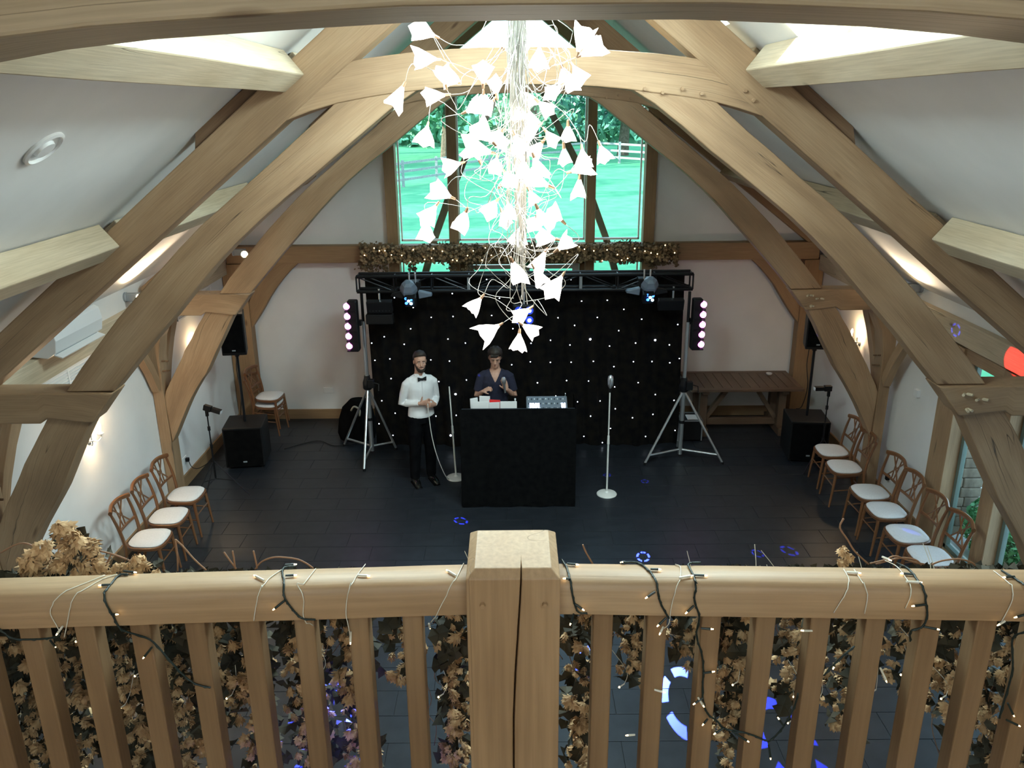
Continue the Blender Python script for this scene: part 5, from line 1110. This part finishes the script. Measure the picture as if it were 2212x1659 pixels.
# things the men hold
mc = thing('microphone', 'silver microphone held up in the DJ right-side hand', 'microphone', (-.205, 9.75, 1.30))
MB().tube([(-.195, 9.765, 1.24), (-.205, 9.755, 1.36)], [.012, .016], 10).build('handle', SILV, mc, smooth=True); MB().lathe([(.014, 0), (.026, .02), (.029, .045), (.029, .075), (.02, .095), (.006, .10)], 14, (-.206, 9.753, 1.355), axis=(-.08, -.1, 1)).build('mic_head', SILV, mc, smooth=True)
cbl = MB().tube(smoothpts([(-1.16, 9.60, 1.16), (-1.15, 9.62, .95), (-1.13, 9.65, .70), (-1.08, 9.68, .42), (-1.0, 9.74, .14), (-.95, 9.82, .02), (-.90, 9.83, .012)], 5), .006, 6)
tag(cbl.build('cable', WHTM, smooth='all'), 'white cable hanging from the bow tie man down to the microphone stand base', 'cable')
# ------------------------------------------------ heavy wooden table at the right
t = thing('wooden_table', 'heavy brown slatted wooden table against the back wall at right', 'table', (3.3, 11.6, 0))
x0, x1, ya, yb = 2.48, 4.12, 11.18, 12.06
for i in range(11):
    a = lerp(x0+.08, x1-.08, i/11); B(((a+lerp(x0+.08, x1-.08, (i+1)/11))/2, (ya+yb)/2, .742), ((x1-x0-.16)/11-.006, yb-ya-.18, .032)).build('slat', TBW, t, bevel=.003)
for y_ in (ya+.045, yb-.045): B(((x0+x1)/2, y_, .742), (x1-x0, .09, .038)).build('edge_board', TBW, t, bevel=.004)
for x_ in (x0+.04, x1-.04): B((x_, (ya+yb)/2, .742), (.08, yb-ya-.18, .038)).build('edge_board', TBW, t, bevel=.004)
for x_ in (x0+.24, x1-.24):
    B((x_, ya+.24, .42), (.11, .11, .60)).build('leg', TBW, t, bevel=.006); B((x_, yb-.24, .42), (.11, .11, .60)).build('leg', TBW, t, bevel=.006)
    B((x_, (ya+yb)/2, .06), (.12, .74, .12)).build('foot_beam', TBW, t, bevel=.01); B((x_, (ya+yb)/2, .69), (.10, .74, .07)).build('top_bearer', TBW, t, bevel=.006)
B(((x0+x1)/2, (ya+yb)/2-.12, .16), (x1-x0-.5, .07, .10)).build('stretcher', TBW, t, bevel=.006); 
for s in (-1, 1):
    xm = (x0+x1)/2; b = MB(); quadbar(b, (xm+s*.52, ya+.3, .22), (xm+s*.20, ya+.3, .70), .06, .08, (0, 1, 0)); b.build('diagonal_brace', TBW, t)
cp = thing('coaster', 'small clear round dish on the wooden table', 'dish', (3.80, 11.85, .765)); MB().lathe([(.03, 0), (.045, .012), (.048, .03), (.044, .03), (.03, .006)], 18, (3.80, 11.85, .762)).build('bowl', mat('clear_plastic', (.6, .6, .6), .1), cp, smooth=True)
# ------------------------------------------------ camera flashes on light stands
def flash(x, y, h, d, feet, label):
    t = thing('flash_stand', label, 'light stand', (x, y, 0), 'camera flash light stands')
    MB().cyl((x, y, .18), (x, y, .62), .013, n=8).build('lower_tube', BLKM, t, smooth=True); MB().cyl((x, y, .60), (x, y, h-.1), .009, n=8).build('upper_tube', BLKM, t, smooth=True)
    for z in (.40, .62, .86): MB().cyl((x, y, z-.025), (x, y, z+.025), .019, n=8).build('lock_knob', BLK, t, smooth=True)
    for fx, fy in feet:
        MB().cyl((x, y, .42), (fx, fy, .01), .007, n=6).build('leg', BLKM, t, smooth=True); MB().cyl((x, y, .17), (lerp(x, fx, .55), lerp(y, fy, .55), .19), .005, n=6).build('brace', BLKM, t)
    B((x, y, h-.06), (.035, .035, .09)).build('swivel_bracket', BLK, t, bevel=.006)
    d = V(d).normalized(); p = V((x, y, h+.01)); R = V((1, 0, 0)).rotation_difference(d).to_euler()
    f = B(p+d*.02, (.10, .06, .075), rot=R).build('flash_body', BLK, t, bevel=.008); hd = B(p+d*.135, (.12, .065, .055), rot=R).build('flash_head', BLK, t, bevel=.008)
    B(p+d*.197, (.006, .055, .040), rot=R).build('flash_window', mat('flash_diffuser', (.75, .78, .8), .25), hd)
flash(-3.92, 9.58, 1.13, (.95, -.1, -.28), [(-4.10, 9.30), (-3.96, 9.25), (-3.44, 9.40)], 'camera flash on a black light stand beside the left wall')
flash(4.05, 10.15, 1.12, (-1, -.05, 0), [(3.74, 9.90), (4.3, 9.95), (4.1, 10.2)], 'camera flash on a black light stand before the right floor speaker')
# ------------------------------------------------ wall fittings
t = thing('air_conditioner', 'white wall mounted air conditioner on the left wall plate', 'air conditioner', (-4.24, 7.35, 2.57))
prof = [(-4.375, 2.60), (-4.20, 2.58), (-4.12, 2.63), (-4.10, 2.74), (-4.12, 2.85), (-4.16, 2.875), (-4.375, 2.875)]
MB().beamy(prof, 6.93, 7.80, 4, 0).build('housing', WHT, t, bevel=.008)
B((-4.135, 7.365, 2.595), (.10, .80, .010), rot=(0, .35, 0)).build('air_flap', WHT, t); B((-4.155, 7.365, 2.604), (.07, .76, .008), rot=(0, .5, 0)).build('outlet_slot', GREY, t)
for i in range(7): B((-4.35+.028*i, 7.365, 2.878), (.008, .80, .012)).build('intake_slat', GREY, t)
def grille(y0, y1, z0, z1, label):
    t = thing('vent_grille', label, 'vent', (XL+.02, (y0+y1)/2, z0), 'wall vent grilles')
    b = MB(); zc = (z0+z1)/2; x_ = XL+.015
    for z in (z0+.012, z1-.012): b.box((x_, (y0+y1)/2, z), (.03, y1-y0, .024))
    n = max(2, round((y1-y0)/.4))
    for i in range(n+1): b.box((x_, lerp(y0+.01, y1-.01, i/n), zc), (.032, .02, z1-z0))
    b.build('frame', WHT, t, bevel=.003); B((XL+.004, (y0+y1)/2, zc), (.006, y1-y0-.03, z1-z0-.03)).build('backing', BLKM, t)
    for i in range(7): B((x_, (y0+y1)/2, lerp(z0+.035, z1-.035, i/6)), (.022, y1-y0-.03, .009), rot=(0, .5, 0)).build('slat', WHT, t)
grille(6.6, 8.35, 2.10, 2.33, 'long white vent grille under the air conditioner'); grille(10.15, 11.4, 2.10, 2.32, 'long white vent grille on the left wall behind the farther truss')
AMB = mat('candle_glow', (1, .8, .5), .4, emit=(1, .68, .36), es=30)
def sconce(x, y, z, s, label, pw=9):
    t = thing('wall_sconce', label, 'wall light', (x, y, z), 'candle wall lights')
    MB().lathe([(.045, 0), (.04, .012), (.012, .03)], 14, (x, y, z-.06), axis=(s, 0, 0)).build('back_plate', SILV, t, smooth=True)
    for d in (-1, 1):
        MB().tube(smoothpts([(x+s*.02, y, z-.06), (x+s*.05, y+d*.05, z-.09), (x+s*.08, y+d*.09, z-.06), (x+s*.08, y+d*.09, z-.03)], 4), .006, 6).build('arm', SILV, t, smooth=True)
        MB().lathe([(.006, 0), (.032, .008), (.034, .014), (.01, .016)], 12, (x+s*.08, y+d*.09, z-.03)).build('drip_cup', SILV, t, smooth=True)
        c = MB().cyl((x+s*.08, y+d*.09, z-.018), (x+s*.08, y+d*.09, z+.045), .011, n=10).build('candle_tube', WHTM, t, smooth=True)
        MB().lathe([(.006, 0), (.016, .02), (.016, .035), (.004, .065)], 10, (x+s*.08, y+d*.09, z+.045)).build('flame_bulb', AMB, c, smooth=True)
    light('sconce_lamp', 'POINT', (x+s*.13, y, z+.08), pw, (1, .70, .40), .05)
sconce(XL, 7.66, 1.56, 1, 'two candle wall light glowing on the left wall below the hammer beam', 20)
sconce(XL, 10.55, 1.62, 1, 'two candle wall light on the left wall hidden behind the farther truss brace', 6)
sconce(XR, 10.45, 1.72, -1, 'two candle wall light on the right wall behind the farther truss brace', 8)
def spot(x, y, z, s, aim, label, pw=14):
    t = thing('spotlight', label, 'spotlight', (x, y, z), 'wall spotlights')
    MB().lathe([(.055, 0), (.055, .02), (.045, .03)], 16, (x, y, z), axis=(s, 0, 0)).build('wall_mount', GREY, t, smooth=True)
    B((x+s*.10, y, z), (.16, .07, .09)).build('arm_box', GREY, t, bevel=.008)
    d = (V(aim)-V((x+s*.17, y-.02, z-.02))).normalized(); p = V((x+s*.17, y-.02, z-.03))
    h = MB().lathe([(.035, -.05), (.045, -.03), (.055, .02), (.058, .05), (.05, .05)], 16, p, axis=d).build('lamp_head', GREY, t, smooth=True)
    MB().lathe([(.048, .044), (.044, .052), (.01, .056)], 14, p, axis=d).build('lens', BULB, h, smooth=True)
    light('spot_lamp', 'SPOT', p+d*.08, pw*8, (1, .78, .52), .04, aim=aim, spot_size=1.5, spot_blend=.8)
spot(XL, 8.9, 2.70, 1, (-3.4, 8.0, 4.0), 'grey spotlight on the left wall above the plate, beside the big truss')
spot(XR, 9.05, 2.70, -1, (2.6, 6.5, 4.0), 'grey spotlight with lit lens on the right wall above the plate')
spot(-4.05, 11.6, 2.74, 1, (-.5, 0, 4.9), 'lit spotlight in the far left corner under the roof', 10)
t = thing('smoke_detector_ring', 'white ring fitting on the left ceiling slope', 'ceiling fitting', (-2.25, 3.93, 4.5))
n_ = V((.625, 0, -.78)); MB().lathe([(.11, 0), (.11, .012), (.095, .018), (.088, .012), (.088, .004), (.055, .004), (.05, .02), (.02, .022)], 28, V((-2.25, 3.93, roofz(2.25)))-n_*-.001, axis=n_).build('ring', WHT, t, smooth=True)
def plate(name, c, s, label, cat='socket'):
    t = thing(name, label, cat, c); o = B(c, s).build('plate', WHT, t, bevel=.003); return t
t = plate('double_socket', (XL+.006, 9.78, .34), (.012, .15, .09), 'white wall socket with black plug beside the left light stand'); B((XL+.035, 9.80, .34), (.045, .05, .05)).build('plug', BLK, t, bevel=.008)
MB().tube(smoothpts([(XL+.05, 9.8, .33), (XL+.10, 9.75, .26), (XL+.22, 9.68, .27), (-3.93, 9.60, .42)], 4), .005, 5).build('flex', BLK, t, smooth='all')
plate('double_socket', (-2.99, YB-.006, .47), (.15, .012, .09), 'white double socket low on the back wall at left')
t = plate('wall_switch', (XR-.006, 9.08, .34), (.012, .14, .09), 'wall socket with black plugs between the right hand chairs'); B((XR-.035, 9.10, .34), (.045, .05, .07)).build('plug', BLK, t, bevel=.008)
t = plate('thermostat', (XR-.02, 8.75, 1.55), (.04, .085, .085), 'small white thermostat on the right wall near the oak post', 'thermostat')
t = thing('exit_sign', 'dark green exit sign above the door under the gable garland', 'sign', (.06, 11.9, 2.44)); B((.06, 11.93, 2.52), (.34, .05, .12)).build('sign_box', mat('green_sign', (.0, .22, .08), .4), t, bevel=.005)
t = thing('gear_bag', 'black fabric bag slumped behind the left lighting stand', 'bag', (-2.4, 11.3, 0))
b = MB(); loft(b, [(-2.42, 11.35, 0, .26, .20), (-2.42, 11.35, .10, .29, .22), (-2.41, 11.35, .30, .27, .20), (-2.40, 11.36, .48, .22, .16), (-2.38, 11.36, .60, .12, .09)]); b.build('body', BLKC, t, smooth=True)
MB().tube(smoothpts([(-2.46, 11.20, .48), (-2.40, 11.15, .56), (-2.33, 11.17, .50), (-2.34, 11.19, .40)], 4), .014, 6).build('strap', noisy('webbing', (.45, .42, .33), (.5, .46, .37), 30, .8), t, smooth='all')
t = thing('flight_case', 'small grey edged flight case on the floor behind the right lighting stand', 'case', (2.50, 11.25, 0))
B((2.50, 11.25, .17), (.30, .34, .30)).build('body', BLK, t, bevel=.006)
for i in (-1, 1):
    for j in (-1, 1): B((2.5+i*.148, 11.25+j*.168, .17), (.018, .018, .31)).build('edge_trim', SILV, t)
    B((2.5, 11.25+i*.168, .322), (.31, .018, .018)).build('edge_trim', SILV, t); B((2.5+i*.148, 11.25, .322), (.018, .33, .018)).build('edge_trim', SILV, t)
B((2.52, 11.2, .335), (.16, .18, .012)).build('label_sheet', PAPER, t)
cb = MB(); cb.tube(smoothpts([(-3.4, 10.9, .01), (-3.0, 11.2, .01), (-2.7, 11.0, .01), (-2.4, 11.1, .01)], 5), .006, 5); tag(cb.build('floor_cable', BLK, smooth='all'), 'black cable trailing over the floor from the left bass speaker', 'cable')
# ------------------------------------------------ moving head beams (patterned spot lamps), two added beside the left light bar
def gobo(p, aim, size, power, col, ring):
    o = light('stage_light_beam', 'SPOT', p, power, col, .004, aim=aim, spot_size=size, spot_blend=.15 if not ring else 0)
    if ring:
        l = o.data; l.use_nodes = True; n, k_ = l.node_tree.nodes, l.node_tree.links; e = n['Emission']
        tcn = n.new('ShaderNodeTexCoord'); sp = n.new('ShaderNodeSeparateXYZ'); k_.new(tcn.outputs['Normal'], sp.inputs[0])
        def mth(op, a, b=None):
            q = n.new('ShaderNodeMath'); q.operation = op
            for i, v in enumerate((a, b)):
                if v is None: continue
                if isinstance(v, (int, float)): q.inputs[i].default_value = v
                else: k_.new(v, q.inputs[i])
            return q.outputs[0]
        zx = mth('DIVIDE', sp.outputs['X'], sp.outputs['Z']); zy = mth('DIVIDE', sp.outputs['Y'], sp.outputs['Z'])
        r_ = mth('SQRT', mth('ADD', mth('MULTIPLY', zx, zx), mth('MULTIPLY', zy, zy))); R0 = math.tan(size/2)
        d = mth('ABSOLUTE', mth('SUBTRACT', r_, R0*.74)); on = mth('LESS_THAN', d, R0*.13)
        a = mth('ARCTAN2', zy, zx); br = mth('GREATER_THAN', mth('SINE', mth('MULTIPLY', a, 5)), -.55)
        k_.new(mth('MULTIPLY', on, br), e.inputs['Strength'])
ML, MR = (-1.42, 10.28, 2.27), (1.66, 10.28, 2.29); SL = (-2.12, 10.36, 2.2); BC = (.03, .05, 1)  # SL is an added source without a moving head, clear of the man
def beam(p, a, sz, L, alb, rg, col=BC):
    d = (V(p)-V(a)).length; gobo(p, a, sz, L*PI/alb*4*PI*d*d/max(.2, abs(((V(a)-V(p))/d).z) if a[2] < .3 else .7), col, rg)
for p, a, sz, L, alb, rg in ((MR, (1.31, 5.59, 0), .085, .8, .035, True), (SL, (-.73, 8.71, 0), .055, .8, .035, True), (SL, (-.80, 9.30, 0), .04, .6, .035, True), (MR, (1.15, 9.95, 0), .05, .3, .035, True), (MR, (1.62, 9.75, 0), .05, .3, .035, True),
                         (MR, (1.31, 7.86, 0), .05, .4, .035, True), (MR, (2.57, 7.91, 0), .04, .3, .035, True), (MR, (2.93, 7.96, 0), .05, .4, .035, True), (MR, (2.0, 5.11, 0), .09, .5, .035, True), (MR, (.55, 6.1, 0), .05, .5, .035, True),
                         (ML, (-.62, 1.74, 3.08), .03, 16, .4, True), (ML, (-.52, 1.74, 3.20), .022, 9, .4, False), (ML, (-.37, 1.74, 3.08), .018, 7, .4, False), (ML, (-.58, 1.74, 3.06), .024, 8, .4, False),
                         (MR, (4.36, 8.10, 2.47), .045, .6, .5, True), (MR, (4.47, 8.9, 1.95), .012, .4, .75, False), (MR, (3.98, 7.5, .49), .022, .5, .7, False), (ML, (-1.42, 9.80, 1.43), .025, .8, .7, False), (ML, (-.50, 9.95, 1.38), .02, .3, .1, False)):
    beam(p, a, sz, L, alb, rg)
beam(MR, (4.38, 6.95, 2.46), .085, .9, .5, False, (1, .03, .02))
